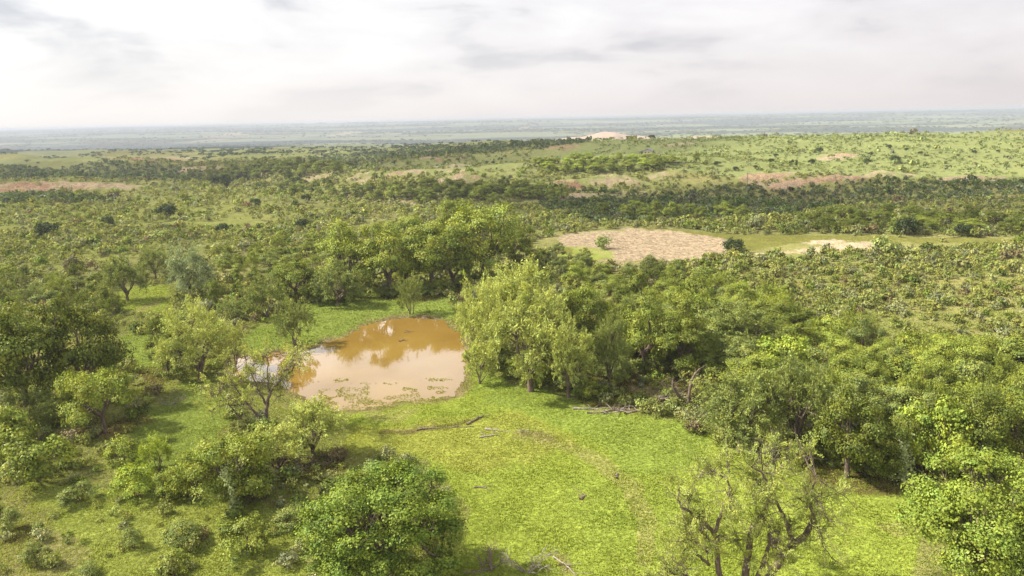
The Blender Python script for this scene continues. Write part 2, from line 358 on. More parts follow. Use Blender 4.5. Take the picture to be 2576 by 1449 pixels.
def curve(p0, p1, rg, wob=.12, seg=7, droop=0.0):
    p0 = np.asarray(p0, float); p1 = np.asarray(p1, float); t = np.linspace(0, 1, seg)[:, None]
    d = np.linalg.norm(p1 - p0); P = p0 + (p1 - p0) * t
    off = np.cumsum(rg.normal(0, 1, (seg, 3)), 0); off -= off[0] + (off[-1] - off[0]) * t
    P = P + off * wob * d / math.sqrt(seg) * .6; P[:, 2] += droop * d * (t[:, 0] * (1 - t[:, 0])) * 2
    return P

# ------------------------------------------------------------------ materials
def new_mat(name):
    mt = bpy.data.materials.new(name); mt.use_nodes = True; mt.node_tree.nodes.clear(); return mt, mt.node_tree
def mat_leaf(name, use_obj=True, trans=.2):
    mt, t = new_mat(name); grassy = name == 'grass_blade'
    at = nd(t, 'ShaderNodeAttribute', attribute_name='tint'); colr = at.outputs['Color']
    if use_obj:
        oi = nd(t, 'ShaderNodeObjectInfo'); mx = nd(t, 'ShaderNodeMix', data_type='RGBA', blend_type='MULTIPLY'); mx.inputs[0].default_value = 1
        t.links.new(at.outputs['Color'], mx.inputs[6]); t.links.new(oi.outputs['Color'], mx.inputs[7]); colr = mx.outputs[2]
    d = nd(t, 'ShaderNodeBsdfDiffuse'); tr = nd(t, 'ShaderNodeBsdfTranslucent'); gl = nd(t, 'ShaderNodeBsdfGlossy', Roughness=.45)
    gl.inputs['Color'].default_value = (.9, .9, .85, 1)
    t.links.new(colr, d.inputs[0])
    hs = nd(t, 'ShaderNodeHueSaturation', Hue=.485, Saturation=1.1, Value=1.15); t.links.new(colr, hs.inputs['Color']); t.links.new(hs.outputs[0], tr.inputs[0])
    m1 = nd(t, 'ShaderNodeMixShader'); m1.inputs[0].default_value = trans; t.links.new(d.outputs[0], m1.inputs[1]); t.links.new(tr.outputs[0], m1.inputs[2])
    m2 = nd(t, 'ShaderNodeMixShader'); m2.inputs[0].default_value = .012 if use_obj else 0.0
    if grassy:
        ge = nd(t, 'ShaderNodeNewGeometry'); v1 = nd(t, 'ShaderNodeVectorMath', operation='SCALE'); v1.inputs[3].default_value = .45; t.links.new(ge.outputs['Normal'], v1.inputs[0])
        v2 = nd(t, 'ShaderNodeVectorMath', operation='ADD'); v2.inputs[1].default_value = (0, 0, .8); t.links.new(v1.outputs[0], v2.inputs[0])
        v3 = nd(t, 'ShaderNodeVectorMath', operation='NORMALIZE'); t.links.new(v2.outputs[0], v3.inputs[0]); t.links.new(v3.outputs[0], d.inputs['Normal'])
    t.links.new(m1.outputs[0], m2.inputs[1]); t.links.new(gl.outputs[0], m2.inputs[2])
    o = nd(t, 'ShaderNodeOutputMaterial'); t.links.new(m2.outputs[0], o.inputs[0]); return mt
def mat_noise(name, c1, c2, scale, rough=.9, bump=.3, detail=5, stretch=(1, 1, 1)):
    mt, t = new_mat(name)
    tc = nd(t, 'ShaderNodeTexCoord'); mp = nd(t, 'ShaderNodeMapping'); mp.inputs['Scale'].default_value = stretch
    t.links.new(tc.outputs['Object'], mp.inputs[0])
    n = nd(t, 'ShaderNodeTexNoise', Scale=scale, Detail=detail); t.links.new(mp.outputs[0], n.inputs['Vector'])
    r = nd(t, 'ShaderNodeValToRGB'); r.color_ramp.elements[0].position = .35; r.color_ramp.elements[1].position = .65
    r.color_ramp.elements[0].color = (*c1, 1); r.color_ramp.elements[1].color = (*c2, 1); t.links.new(n.outputs[0], r.inputs[0])
    b = nd(t, 'ShaderNodeBsdfPrincipled', Roughness=rough); t.links.new(r.outputs[0], b.inputs['Base Color'])
    bp = nd(t, 'ShaderNodeBump', Strength=bump, Distance=.05); t.links.new(n.outputs[0], bp.inputs['Height']); t.links.new(bp.outputs[0], b.inputs['Normal'])
    o = nd(t, 'ShaderNodeOutputMaterial'); t.links.new(b.outputs[0], o.inputs[0]); return mt
M_leaf = mat_leaf('leaf'); M_brush = mat_leaf('brush_leaf', False, .16); M_grass = mat_leaf('grass_blade', False, .35)
M_bark = mat_noise('bark', (.075, .052, .038), (.19, .14, .10), 6, stretch=(1, 1, .25))
M_barkl = mat_noise('pale_bark', (.13, .10, .075), (.30, .245, .19), 6, stretch=(1, 1, .25))
M_dead = mat_noise('dead_wood', (.17, .14, .11), (.34, .29, .24), 5, stretch=(1, 1, .3))
M_log = mat_noise('rotten_wood', (.09, .06, .045), (.24, .18, .14), 5)
def mat_ground():
    mt, t = new_mat('ground'); at = nd(t, 'ShaderNodeAttribute', attribute_name='tint'); ge = nd(t, 'ShaderNodeNewGeometry')
    def mul(a, v):
        mx = nd(t, 'ShaderNodeMix', data_type='RGBA', blend_type='MULTIPLY'); mx.inputs[0].default_value = 1; t.links.new(a, mx.inputs[6]); t.links.new(v, mx.inputs[7]); return mx.outputs[2]
    c = at.outputs['Color']; hs_ = []
    for s, lo, hi in ((.35, .86, 1.15), (2.6, .66, 1.32), (.012, .88, 1.12)):
        n = nd(t, 'ShaderNodeTexNoise', Scale=s, Detail=4.0, Roughness=.6); t.links.new(ge.outputs['Position'], n.inputs['Vector'])
        mr = nd(t, 'ShaderNodeMapRange'); mr.inputs[1].default_value = .3; mr.inputs[2].default_value = .7; mr.inputs[3].default_value = lo; mr.inputs[4].default_value = hi
        t.links.new(n.outputs[0], mr.inputs[0]); c = mul(c, mr.outputs[0]); hs_.append(n.outputs[0])
    sp_ = nd(t, 'ShaderNodeSeparateColor'); t.links.new(at.outputs['Color'], sp_.inputs[0])
    soil = nd(t, 'ShaderNodeMapRange'); soil.inputs[1].default_value = 1.16; soil.inputs[2].default_value = 1.30; t.links.new(math_(t, 'DIVIDE', sp_.outputs[0], sp_.outputs[1]), soil.inputs[0])
    mp = nd(t, 'ShaderNodeMapping'); mp.inputs['Rotation'].default_value = (0, 0, .5); mp.inputs['Scale'].default_value = (.45, .22, 1); t.links.new(ge.outputs['Position'], mp.inputs[0])
    nc = nd(t, 'ShaderNodeTexNoise', Scale=2.4, Detail=5.0, Roughness=.7); t.links.new(mp.outputs[0], nc.inputs['Vector'])
    mc = nd(t, 'ShaderNodeMapRange'); mc.inputs[1].default_value = .38; mc.inputs[2].default_value = .56; mc.inputs[3].default_value = .55; mc.inputs[4].default_value = 1.1; t.links.new(nc.outputs[0], mc.inputs[0])
    c = mul(c, math_(t, 'ADD', 1.0, math_(t, 'MULTIPLY', soil.outputs[0], math_(t, 'SUBTRACT', mc.outputs[0], 1.0))))
    b = nd(t, 'ShaderNodeBsdfDiffuse', Roughness=.8); t.links.new(c, b.inputs[0])
    bp = nd(t, 'ShaderNodeBump', Strength=.8, Distance=.35); t.links.new(hs_[1], bp.inputs['Height'])
    bp2 = nd(t, 'ShaderNodeBump', Strength=.6, Distance=1.2); t.links.new(hs_[0], bp2.inputs['Height']); t.links.new(bp.outputs[0], bp2.inputs['Normal'])
    t.links.new(bp2.outputs[0], b.inputs['Normal'])
    o = nd(t, 'ShaderNodeOutputMaterial'); t.links.new(b.outputs[0], o.inputs[0]); return mt

# ------------------------------------------------------------------ ground sheet
th = np.concatenate([np.linspace(-180, -46, 34, endpoint=False), np.linspace(-46, 46, 900, endpoint=False), np.linspace(46, 180, 34, endpoint=False)])
th = np.radians(th); rr = np.concatenate([[1.5, 10, 20], 26 * np.exp(np.arange(0, 790) * .0082)])
nt_, nr_ = len(th), len(rr)
TH, RR = np.meshgrid(th, rr, indexing='xy'); gx = (RR * np.sin(TH)).ravel(); gy = (RR * np.cos(TH)).ravel()
gz = height(gx.copy(), gy.copy())
qx = (gx - 560) / 260; qy = (gy - 3250) / 170
gpx, gpy, _f = project(gx, gy, gz)
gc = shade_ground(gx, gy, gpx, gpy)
i = np.arange(nr_ - 1)[:, None] * nt_; j = np.arange(nt_)[None]
F = np.stack([i + j, i + (j + 1) % nt_, i + nt_ + (j + 1) % nt_, i + nt_ + j], -1).reshape(-1, 4)[:, ::-1]
ground = obj('ground', mesh_np('ground', np.stack([gx, gy, gz], 1), F, gc, [mat_ground()], True)); ground['kind'] = 'structure'

# ------------------------------------------------------------------ pond water
def mat_water():
    mt, t = new_mat('muddy_water'); b = nd(t, 'ShaderNodeBsdfPrincipled', Roughness=.03, IOR=1.42)
    ge = nd(t, 'ShaderNodeNewGeometry')
    n0 = nd(t, 'ShaderNodeTexNoise', Scale=.09, Detail=3.0); t.links.new(ge.outputs['Position'], n0.inputs['Vector'])
    r = nd(t, 'ShaderNodeValToRGB'); r.color_ramp.elements[0].position = .35; r.color_ramp.elements[1].position = .65
    r.color_ramp.elements[0].color = (.16, .096, .019, 1); r.color_ramp.elements[1].color = (.20, .125, .028, 1)
    t.links.new(n0.outputs[0], r.inputs[0]); t.links.new(r.outputs[0], b.inputs['Base Color'])
    n = nd(t, 'ShaderNodeTexNoise', Scale=1.6, Detail=3.0); t.links.new(ge.outputs['Position'], n.inputs['Vector'])
    bp = nd(t, 'ShaderNodeBump', Strength=.05, Distance=.05); t.links.new(n.outputs[0], bp.inputs['Height']); t.links.new(bp.outputs[0], b.inputs['Normal'])
    o = nd(t, 'ShaderNodeOutputMaterial'); t.links.new(b.outputs[0], o.inputs[0]); return mt
pc = np.array(PC); pw = np.array(pond_world); pw2 = pc + (pw - pc) * (1 + 2.2 / np.linalg.norm(pw - pc, axis=1))[:, None]
me = bpy.data.meshes.new('pond_water'); me.from_pydata([(a, b, POND_Z) for a, b in pw2], [], [list(range(len(pw2)))])
me.materials.append(mat_water()); me.update()
if me.polygons[0].normal.z < 0: me.flip_normals()
wt = obj('pond_water', me); wt['kind'] = 'structure'

# ------------------------------------------------------------------ plant prototypes
def lobes_in(rg, n, c, s, rmin=.35, rmax=.95, low=-.5):
    out = []
    while len(out) < n:
        d = norm(rg.normal(size=3))
        if d[2] < low: continue
        k = rg.uniform(rmin, rmax) ** .7
        if d[2] < .15: d = d * np.array([1, 1, 1]) / np.array([max(.5, math.hypot(d[0], d[1])), max(.5, math.hypot(d[0], d[1])), 1])
        p = c + d * s * k
        if all(np.linalg.norm((p - q) / s) > .33 for q in out) or rg.random() < .05: out.append(p)
    return np.array(out)
def leaves_broad(rg, lobes, rl, center, nleaf, size, sub=14, flat=.75, gauss=.2):
    per = max(1, int(nleaf / (len(lobes) * sub))); Cs = []; Ns = []; Ts = []
    for q, r in zip(lobes, rl):
        out = norm(q - center)
        D = norm(rg.normal(size=(sub * 3, 3))); D = D[(D @ out > -.45) | (D[:, 2] > .2)][:sub]
        cc = q + D * r * rg.uniform(.45, 1.0, (len(D), 1)) * np.array([1, 1, flat])
        lt = rg.uniform(.86, 1.14)
        for c0, dd in zip(cc, D):
            k = int(per * rg.uniform(.5, 1.5)) + 1
            off = rg.normal(0, 1, (k, 3)) * r * gauss * rg.uniform(.7, 1.5) * np.array([1.15, 1.15, .7]); C = c0 + off
            Nn = norm(.9 * norm(C - q) + np.array([0, 0, .45]) + rg.normal(0, .4, (k, 3)))
            Cs.append(C); Ns.append(Nn)
            b = (lt * rg.uniform(.85, 1.15) * rg.uniform(.75, 1.25, k))[:, None]; hsh = rg.uniform(-.1, .12) + rg.normal(0, .05, k)
            Ts.append(b * np.stack([1 + hsh * 1.3, 1 + hsh * .3, 1 - hsh], 1))
    C = np.concatenate(Cs); Nn = np.concatenate(Ns); T = np.concatenate(Ts); k = len(C)
    A = np.cross(Nn, rg.normal(size=(k, 3))); Ls = size * rg.uniform(.6, 1.35, k)
    return leaf_quads(C, A, Nn, Ls, Ls * rg.uniform(.55, .85, k)), np.repeat(T, 4, 0)
def leaves_plume(rg, lobes, rl, center, nleaf, size, sub=16, up=.55, droop=0.0):
    per = max(1, int(nleaf / (len(lobes) * sub))); Cs = []; As = []; Ts = []; tips = []
    for q, r in zip(lobes, rl):
        out = norm(q - center); lt = rg.uniform(.88, 1.12)
        D = norm(rg.normal(size=(sub, 3)) * .75 + out * .65 + np.array([0, 0, up])); S0 = q + rg.normal(0, .32, (sub, 3)) * r
        for s0, dd in zip(S0, D):
            k = int(per * rg.uniform(.5, 1.5)) + 1; t = rg.random(k) ** .8; ln = r * rg.uniform(.6, 1.25)
            C = s0 + dd * (t * ln)[:, None] + rg.normal(0, .085, (k, 3)) * r * (1.3 - .5 * t)[:, None]; C[:, 2] -= droop * t * t * ln
            a = dd + rg.normal(0, .5, (k, 3)); a[:, 2] -= droop * t
            Cs.append(C); As.append(a); tips.append((q, s0, s0 + dd * ln * .6))
            b = (lt * rg.uniform(.85, 1.15) * rg.uniform(.8, 1.2, k))[:, None]; hsh = rg.uniform(-.06, .1) + rg.normal(0, .04, k)
            Ts.append(b * np.stack([1 + hsh, 1 + hsh * .3, 1 - hsh], 1))
    C = np.concatenate(Cs); A = norm(np.concatenate(As)); T = np.concatenate(Ts); k = len(C)
    Nn = norm(rg.normal(0, .7, (k, 3)) + np.array([0, 0, .55]) + .5 * norm(C - center)); Ls = size * rg.uniform(.7, 1.3, k)
    return leaf_quads(C, A, Nn, Ls, Ls * rg.uniform(.22, .34, k)), np.repeat(T, 4, 0), tips
def build_proto(kind, seed, H, Rc, nleaf, size, nl=16, stems=None, trunk_r=None, low=-.5, cz=.6, sz=.42, rlf=.32, bark=None, twigs=True, nlimb=5, lobes=None, sub=15, fork=.2, up=.55, droop=0.):
    """returns dict(name -> [meshes]) with origin at the trunk's foot"""
    rg = np.random.default_rng(seed); c = np.array([0, 0, H * cz]); s = np.array([Rc, Rc, H * sz]) * .80
    if lobes is None: lobes = lobes_in(rg, nl, c, s, low=low)
    lobes = np.asarray(lobes, float); nl = len(lobes)
    rl = Rc * rlf * rg.uniform(.75, 1.25, nl)
    cen = np.array([0, 0, H * (cz - sz * .55)])
    tr = trunk_r or H * .028; bark = bark or M_bark; out = {}
    if kind == 'plume': V, T, tips = leaves_plume(rg, lobes, rl, cen, nleaf, size, sub, up, droop)
    else: V, T = leaves_broad(rg, lobes, rl, cen, nleaf, size, sub); tips = None
    F = np.arange(len(V)).reshape(-1, 4); out['crown'] = [mesh_np('crown', V, F, T, [M_leaf])]
    if stems is None:
        wd = Wood(); fk = np.array([rg.normal(0, .02) * H, rg.normal(0, .02) * H, H * fork])
        if fork > .03:
            P = curve((0, 0, -.3), fk, rg, .05, 5); wd.add(P, np.linspace(tr * 1.35, tr, 5), 8); out['trunk'] = [wd.mesh('trunk', bark)]
        az = np.arctan2(lobes[:, 1] - fk[1], lobes[:, 0] - fk[0]); order = np.argsort(az + rg.uniform(0, .3, nl)); groups = np.array_split(order, nlimb); limbs = []
        for gidx in groups:
            if len(gidx) == 0: continue
            wd = Wood(); tgt = lobes[gidx].mean(0); mid = fk + (tgt - fk) * .62 + rg.normal(0, .03, 3) * H
            if fork <= .03: fk2 = np.array([rg.normal(0, .03) * H, rg.normal(0, .03) * H, -.15])
            else: fk2 = fk
            P = curve(fk2, mid, rg, .16, 7, .06); rad = np.linspace(tr * .85, tr * .42, 7); wd.add(P, rad, 6)
            for q in lobes[gidx]:
                a = P[rg.integers(3, 7)]; Q = curve(a, q, rg, .2, 6, .05); wd.add(Q, np.linspace(tr * .38, tr * .12, 6), 5)
                if twigs:
                    for _ in range(4):
                        b = Q[rg.integers(2, 6)]; e_ = q + rg.normal(0, .55, 3) * Rc * rlf; wd.add(curve(b, e_, rg, .2, 4), np.linspace(tr * .13, tr * .04, 4), 3)
            limbs.append(wd.mesh('limb', bark))
        out['limb'] = limbs
    else:
        limbs = []
        for si, (pts, ra, rb) in enumerate(stems):
            wd = Wood(); pts = np.asarray(pts, float); k = len(pts); t = np.linspace(0, k - 1, k * 4)
            P = np.stack([np.interp(t, np.arange(k), pts[:, a]) for a in range(3)], 1); P[1:-1] = (P[:-2] + P[1:-1] * 2 + P[2:]) / 4; P[1:-1] += rg.normal(0, .045, (len(P) - 2, 3))
            wd.add(P, np.linspace(ra, rb, len(P)) * 1.35, 8)
            near = [q for q in lobes if np.argmin([np.min(np.linalg.norm(np.asarray(st[0]) - q, axis=1)) for st in stems]) == si]
            for q in near:
                a = P[np.argmin(np.linalg.norm(P - q, axis=1) + P[:, 2] * -.15)]; Q = curve(a, q, rg, .25, 7, .06); wd.add(Q, np.linspace(min(rb, .09), .035, 7), 5)
                for _ in range(6):
                    b = Q[rg.integers(1, 7)]; e_ = q + rg.normal(0, .8, 3) * Rc * rlf + np.array([0, 0, .3]); Q2 = curve(b, e_, rg, .25, 5); wd.add(Q2, np.linspace(.035, .012, 5), 3)
                    wd.add(curve(Q2[2], Q2[2] + rg.normal(0, .5, 3), rg, .2, 3), np.linspace(.018, .008, 3), 3)
            limbs.append(wd.mesh('limb', bark))
        out['limb'] = limbs
    out['H'] = H; out['R'] = Rc
    return out
def place(pr, name, label, cat, p, H=None, W=None, rz=0.0, col=(.08, .13, .02), group=None):
    """put a copy of a prototype (its parts share mesh data) at p, scaled to height H and crown width W"""
    sz = (H / pr['H']) if H else 1; sx = (W / 2 / pr['R']) if W else sz
    t = thing(name, label, cat, tuple(p), rz, group, (sx * (.9 + .2 * ((rz * 7.3) % 1)), sx * (1.1 - .2 * ((rz * 7.3) % 1)), sz))
    for part in ('trunk', 'limb', 'crown'):
        for me_ in pr.get(part, []):
            o = bpy.data.objects.new(part, me_); link(o, t); o.color = (*col, 1)
    return t
def spot(bx, by, ty, wpx):
    p = ground_at(bx, by); D = math.hypot(p[0], p[1]); d = FWD + RIGHT * ((bx - 1288) / FP) - UP * ((ty - 724.5) / FP)
    z = CAM[2] + d[2] / math.hypot(d[0], d[1]) * D
    return p, max(.6, z - p[2]), wpx / px_per_m(p)

BR = [build_proto('broad', 100 + k, 9, 4.6, 19000, .205, nl=19, low=-.8, cz=.51, sz=.50, nlimb=5, rlf=.29, sub=13) for k in range(4)]
WI = [build_proto('plume', 200 + k, 8, 4.2, 19000, .27, nl=18, low=-.6, cz=.50, sz=.49, nlimb=5, fork=.12, sub=22, rlf=.33, up=.1, droop=.25) for k in range(4)]
BU = [build_proto('broad', 300 + k, 4, 2.4, 6500, .165, nl=13, low=-.75, cz=.5, sz=.5, nlimb=4, fork=.02, rlf=.36, trunk_r=.09, sub=12) for k in range(4)]
WB = [build_proto('plume', 400 + k, 4, 2.4, 7500, .2, nl=12, low=-.6, cz=.48, sz=.5, nlimb=5, fork=.02, rlf=.38, trunk_r=.08) for k in range(3)]

# ------------------------------------------------------------------ trees one can point at
DKG = (.135, .165, .026); MDG = (.195, .235, .038); BRG = (.235, .28, .046); YLG = (.36, .405, .10); OLV = (.205, .245, .062); GRY = (.26, .31, .14); VIV = (.27, .34, .045)
TREES = [ # proto list, idx, colour, base x, base y, top y, width px, label, name
 (BR, 0, DKG, 70, 1035, 748, 270, 'big dark green broadleaf tree on the left edge, cut off by it', 'broadleaf_tree'),
 (BR, 1, DKG, 222, 1015, 722, 235, 'big dark green broadleaf tree with gaps in its crown, second from the left edge', 'broadleaf_tree'),
 (BR, 2, BRG, 262, 1088, 885, 195, 'yellowish green tree with dark forked trunk over red bare soil, left of the pond', 'broadleaf_tree'),
 (BU, 0, MDG, 100, 1208, 1062, 205, 'dense round dark green tree with a deep shadow on its right, lower left', 'broadleaf_tree'),
 (BU, 1, MDG, 10, 1140, 1005, 170, 'green bushy tree cut by the left edge below the big dark tree', 'broadleaf_tree'),
 (WB, 0, OLV, 75, 1085, 975, 160, 'olive feathery tree between the big dark tree and the round one below it', 'willow_tree'),
 (BU, 2, BRG, 307, 1192, 1097, 108, 'small bright green round bush standing alone left of the dense thicket', 'bush'),
 (WI, 0, YLG, 500, 962, 752, 185, 'upright yellow green willow with many stems left of the pond', 'willow_tree'),
 (BR, 3, DKG, 425, 950, 778, 115, 'dark narrow tree standing against the left side of the upright willow', 'broadleaf_tree'),
 (WB, 1, YLG, 590, 925, 815, 90, 'small willow leaning out over the left tip of the pond', 'willow_tree'),
 (WB, 2, OLV, 745, 868, 752, 112, 'olive willow bush with dark twigs on the far left shore of the pond', 'willow_bush'),
 (WB, 0, YLG, 700, 1185, 1060, 215, 'low spreading willow above a heap of dark brushwood', 'willow_bush'),
 (WI, 1, YLG, 790, 1150, 995, 165, 'light willow with a thin dark stem on the near shore of the pond', 'willow_tree'),
 (BR, 2, MDG, 590, 1262, 1045, 225, 'tangled mid green tree draped with pale vines, in the thicket below the near shore willows', 'broadleaf_tree'),
 (BU, 3, MDG, 640, 1262, 1130, 130, 'rounded green bush closing the right end of the vine thicket', 'bush'),
 (BU, 0, BRG, 480, 1245, 1120, 120, 'bright green bush closing the left end of the vine thicket', 'bush'),
 (BU, 1, VIV, 345, 1250, 1165, 135, 'low yellowish green bush below the small round bush', 'bush'),
 (BU, 2, BRG, 430, 1252, 1175, 95, 'low green bush between the yellowish bush and the vine thicket', 'bush'),
 (WB, 1, VIV, 400, 1190, 1100, 110, 'soft yellow green willow bush behind the low bushes', 'willow_bush'),
 (WI, 2, OLV, 322, 757, 632, 108, 'grey olive tree with dark trunk on the short grass by the vehicle track', 'willow_tree'),
 (WI, 3, GRY, 478, 742, 612, 130, 'pale silvery green tree right of the vehicle track', 'willow_tree'),
 (WI, 0, OLV, 392, 700, 618, 75, 'olive tree behind and between the track tree and the silvery tree', 'willow_tree'),
 (BU, 1, DKG, 545, 775, 705, 50, 'small very dark bush right of the silvery tree', 'bush'),
 (WB, 2, OLV, 672, 800, 690, 118, 'grey twiggy bush in the gap left of the pond trees', 'willow_bush'),
 (WB, 0, OLV, 600, 800, 745, 90, 'small olive bush at the foot of the grey twiggy bush', 'willow_bush'),
 (WB, 1, OLV, 1035, 790, 700, 78, 'small olive tree alone on the far shore of the pond', 'willow_tree'),
 (BR, 0, BRG, 880, 735, 555, 170, 'light green broadleaf tree at the left end of the pond grove', 'broadleaf_tree'),
 (BR, 1, BRG, 980, 740, 548, 175, 'light green broadleaf tree, second from the left in the pond grove', 'broadleaf_tree'),
 (BR, 2, MDG, 1090, 725, 525, 200, 'dark shaded tree in the middle of the pond grove', 'broadleaf_tree'),
 (BR, 3, BRG, 1215, 700, 498, 235, 'tallest broad tree of the pond grove, its crown standing above the others', 'broadleaf_tree'),
 (BR, 0, MDG, 1290, 665, 540, 120, 'mid green tree at the right end of the pond grove', 'broadleaf_tree'),
 (WI, 1, YLG, 1020, 722, 585, 95, 'yellow green willow in front of the pond grove', 'willow_tree'),
 (WI, 2, OLV, 1140, 720, 590, 105, 'olive willow in front of the right half of the pond grove', 'willow_tree'),
 (WI, 3, OLV, 850, 770, 655, 130, 'olive willow at the left foot of the pond grove', 'willow_tree'),
 (BR, 1, MDG, 745, 755, 640, 140, 'dark green tree left of the pond grove', 'broadleaf_tree'),
 (BR, 2, MDG, 1010, 640, 520, 130, 'green tree half hidden behind the pond grove on the left', 'broadleaf_tree'),
 (BR, 3, MDG, 1150, 610, 490, 130, 'green tree half hidden behind the pond grove in the middle', 'broadleaf_tree'),
 (WI, 0, YLG, 1215, 930, 688, 135, 'leftmost yellow green willow right of the pond, with a bent dark trunk', 'willow_tree'),
 (WI, 1, YLG, 1320, 880, 640, 215, 'tall pale willow behind the pond willows', 'willow_tree'),
 (WI, 2, YLG, 1335, 985, 705, 245, 'largest yellow green willow on the right shore of the pond', 'willow_tree'),
 (WI, 3, YLG, 1430, 1000, 790, 140, 'yellow green willow at the right end of the shore willows', 'willow_tree'),
 (WB, 1, YLG, 1205, 965, 865, 110, 'low willow bush hanging over the right edge of the pond', 'willow_bush'),
 (BR, 3, MDG, 1470, 880, 700, 150, 'dark green tree behind the right end of the willows', 'broadleaf_tree'),
 (WI, 0, OLV, 1535, 975, 780, 100, 'slim grey stemmed olive tree beside the dark grove', 'willow_tree'),
 (BR, 0, MDG, 1620, 935, 735, 170, 'dark rounded tree, left one of the dark grove behind the log heap', 'broadleaf_tree'),
 (BR, 1, DKG, 1720, 940, 775, 180, 'very dark rounded tree in the middle of the dark grove', 'broadleaf_tree'),
 (BR, 2, MDG, 1745, 850, 700, 160, 'green tree rising behind the dark grove', 'broadleaf_tree'),
 (WI, 1, OLV, 1850, 900, 750, 215, 'wide dull olive dome shaped tree right of the dark grove', 'willow_tree'),
 (BU, 0, VIV, 1955, 985, 835, 175, 'bright yellow green vine covered tree above the two tone willows', 'broadleaf_tree'),
 (WI, 2, OLV, 1860, 1135, 905, 235, 'olive willow with reddish twigs, left one behind the leafless topped tree', 'willow_tree'),
 (WI, 3, OLV, 2005, 1130, 880, 200, 'olive willow with a broken bare limb on its right', 'willow_tree'),
 (BR, 1, DKG, 2130, 1200, 960, 200, 'dark green tree with bare red soil under it', 'broadleaf_tree'),
 (BR, 2, DKG, 2220, 1190, 1010, 160, 'dark green tree left of the vine capped tree', 'broadleaf_tree'),
 (BU, 3, VIV, 2330, 1195, 975, 175, 'tree capped with yellow green vines, a pale vine curtain hanging down its left side', 'broadleaf_tree'),
 (BR, 3, DKG, 2450, 1190, 960, 180, 'dark green tree right of the vine capped tree', 'broadleaf_tree'),
 (BR, 0, MDG, 2560, 1180, 940, 180, 'dark green tree on the right edge above the bright corner tree', 'broadleaf_tree'),
 (BU, 0, MDG, 612, 1402, 1305, 160, 'dark green shrub with a brown shaded foot, largest on the near left ground', 'shrub'),
 (BU, 2, OLV, 450, 1372, 1308, 110, 'olive shrub left of the largest near shrub', 'shrub'),
 (BU, 3, BRG, 440, 1440, 1388, 95, 'bright small shrub at the bottom edge left of the big round tree', 'shrub'),
 (BU, 1, OLV, 335, 1380, 1325, 65, 'small spiky olive shrub left of the olive shrub', 'shrub'),
 (BU, 0, OLV, 20, 1340, 1275, 80, 'dark olive shrub at the left edge above a patch of brown soil', 'shrub'),
 (BU, 2, OLV, 745, 1330, 1275, 110, 'low grey green shrub touching the big round tree', 'shrub'),
 (WB, 0, YLG, 1115, 1440, 1270, 130, 'olive willow bush growing against the right side of the big round tree', 'willow_bush'),
 (BU, 3, OLV, 210, 1455, 1415, 85, 'small olive shrub at the bottom edge near the left corner', 'shrub'),
 (BU, 1, OLV, 200, 1262, 1215, 100, 'low wide shrub below the round dark tree', 'shrub'),
 (BU, 2, OLV, 95, 1415, 1355, 70, 'small dark shrub near the bottom left corner', 'shrub'),
]
rt = np.random.default_rng(5)
def vine_mesh(seed, Ht, n=700):
    rg = np.random.default_rng(seed); C = []
    for _ in range(7):
        x0, y0 = rg.normal(0, .35, 2); t = rg.random(n // 7); top = Ht * rg.uniform(.75, 1.0)
        C.append(np.stack([x0 + .3 * np.sin(t * 5 + x0) + rg.normal(0, .13, t.size), y0 + rg.normal(0, .13, t.size), .1 + t * top], 1))
    C = np.concatenate(C); k = len(C); Nn = norm(rg.normal(0, .5, (k, 3)) + (-.4, -.6, .4)); Ls = rg.uniform(.12, .26, k)
    V = leaf_quads(C, np.cross(Nn, rg.normal(size=(k, 3))), Nn, Ls, Ls * .75)
    return mesh_np('vine', V, np.arange(len(V)).reshape(-1, 4), np.repeat(rg.uniform(.8, 1.2, (k, 1)) * np.ones((1, 3)), 4, 0), [M_leaf])
for (pl, k, colr, bx, by, ty, wp, lab, nm) in TREES:
    p, H, W = spot(bx, by, ty, wp)
    cat = {'broadleaf_tree': 'tree', 'willow_tree': 'willow', 'bush': 'bush', 'willow_bush': 'bush', 'shrub': 'shrub'}[nm]
    tz = place(pl[k], nm, lab, cat, p, H, W, rt.uniform(0, 6.28), tuple(np.array(colr) * rt.uniform(.92, 1.08)))
    if 'vine' in lab and bx in (590, 2330):
        q = (np.array(CAM[:2]) - p[:2]); q = q / np.linalg.norm(q) * W * .33; side = np.array([-W * (.30 if bx == 2330 else .02), 0])
        tz['label_'] = 0; del tz['label_']
        ang_ = tz.rotation_euler.z; inv = Matrix.Rotation(-ang_, 3, 'Z'); lv = inv @ Vector((q[0] + side[0], q[1] + side[1], 0))
        vo = bpy.data.objects.new('vine', vine_mesh(bx, H * .62)); link(vo, tz); vo.color = (.36, .41, .17, 1)
        vo.location = (lv[0] / tz.scale[0], lv[1] / tz.scale[1], .02); vo.scale = (1 / tz.scale[0], 1 / tz.scale[1], 1 / tz.scale[2]); vo.rotation_euler = (0, 0, -ang_)

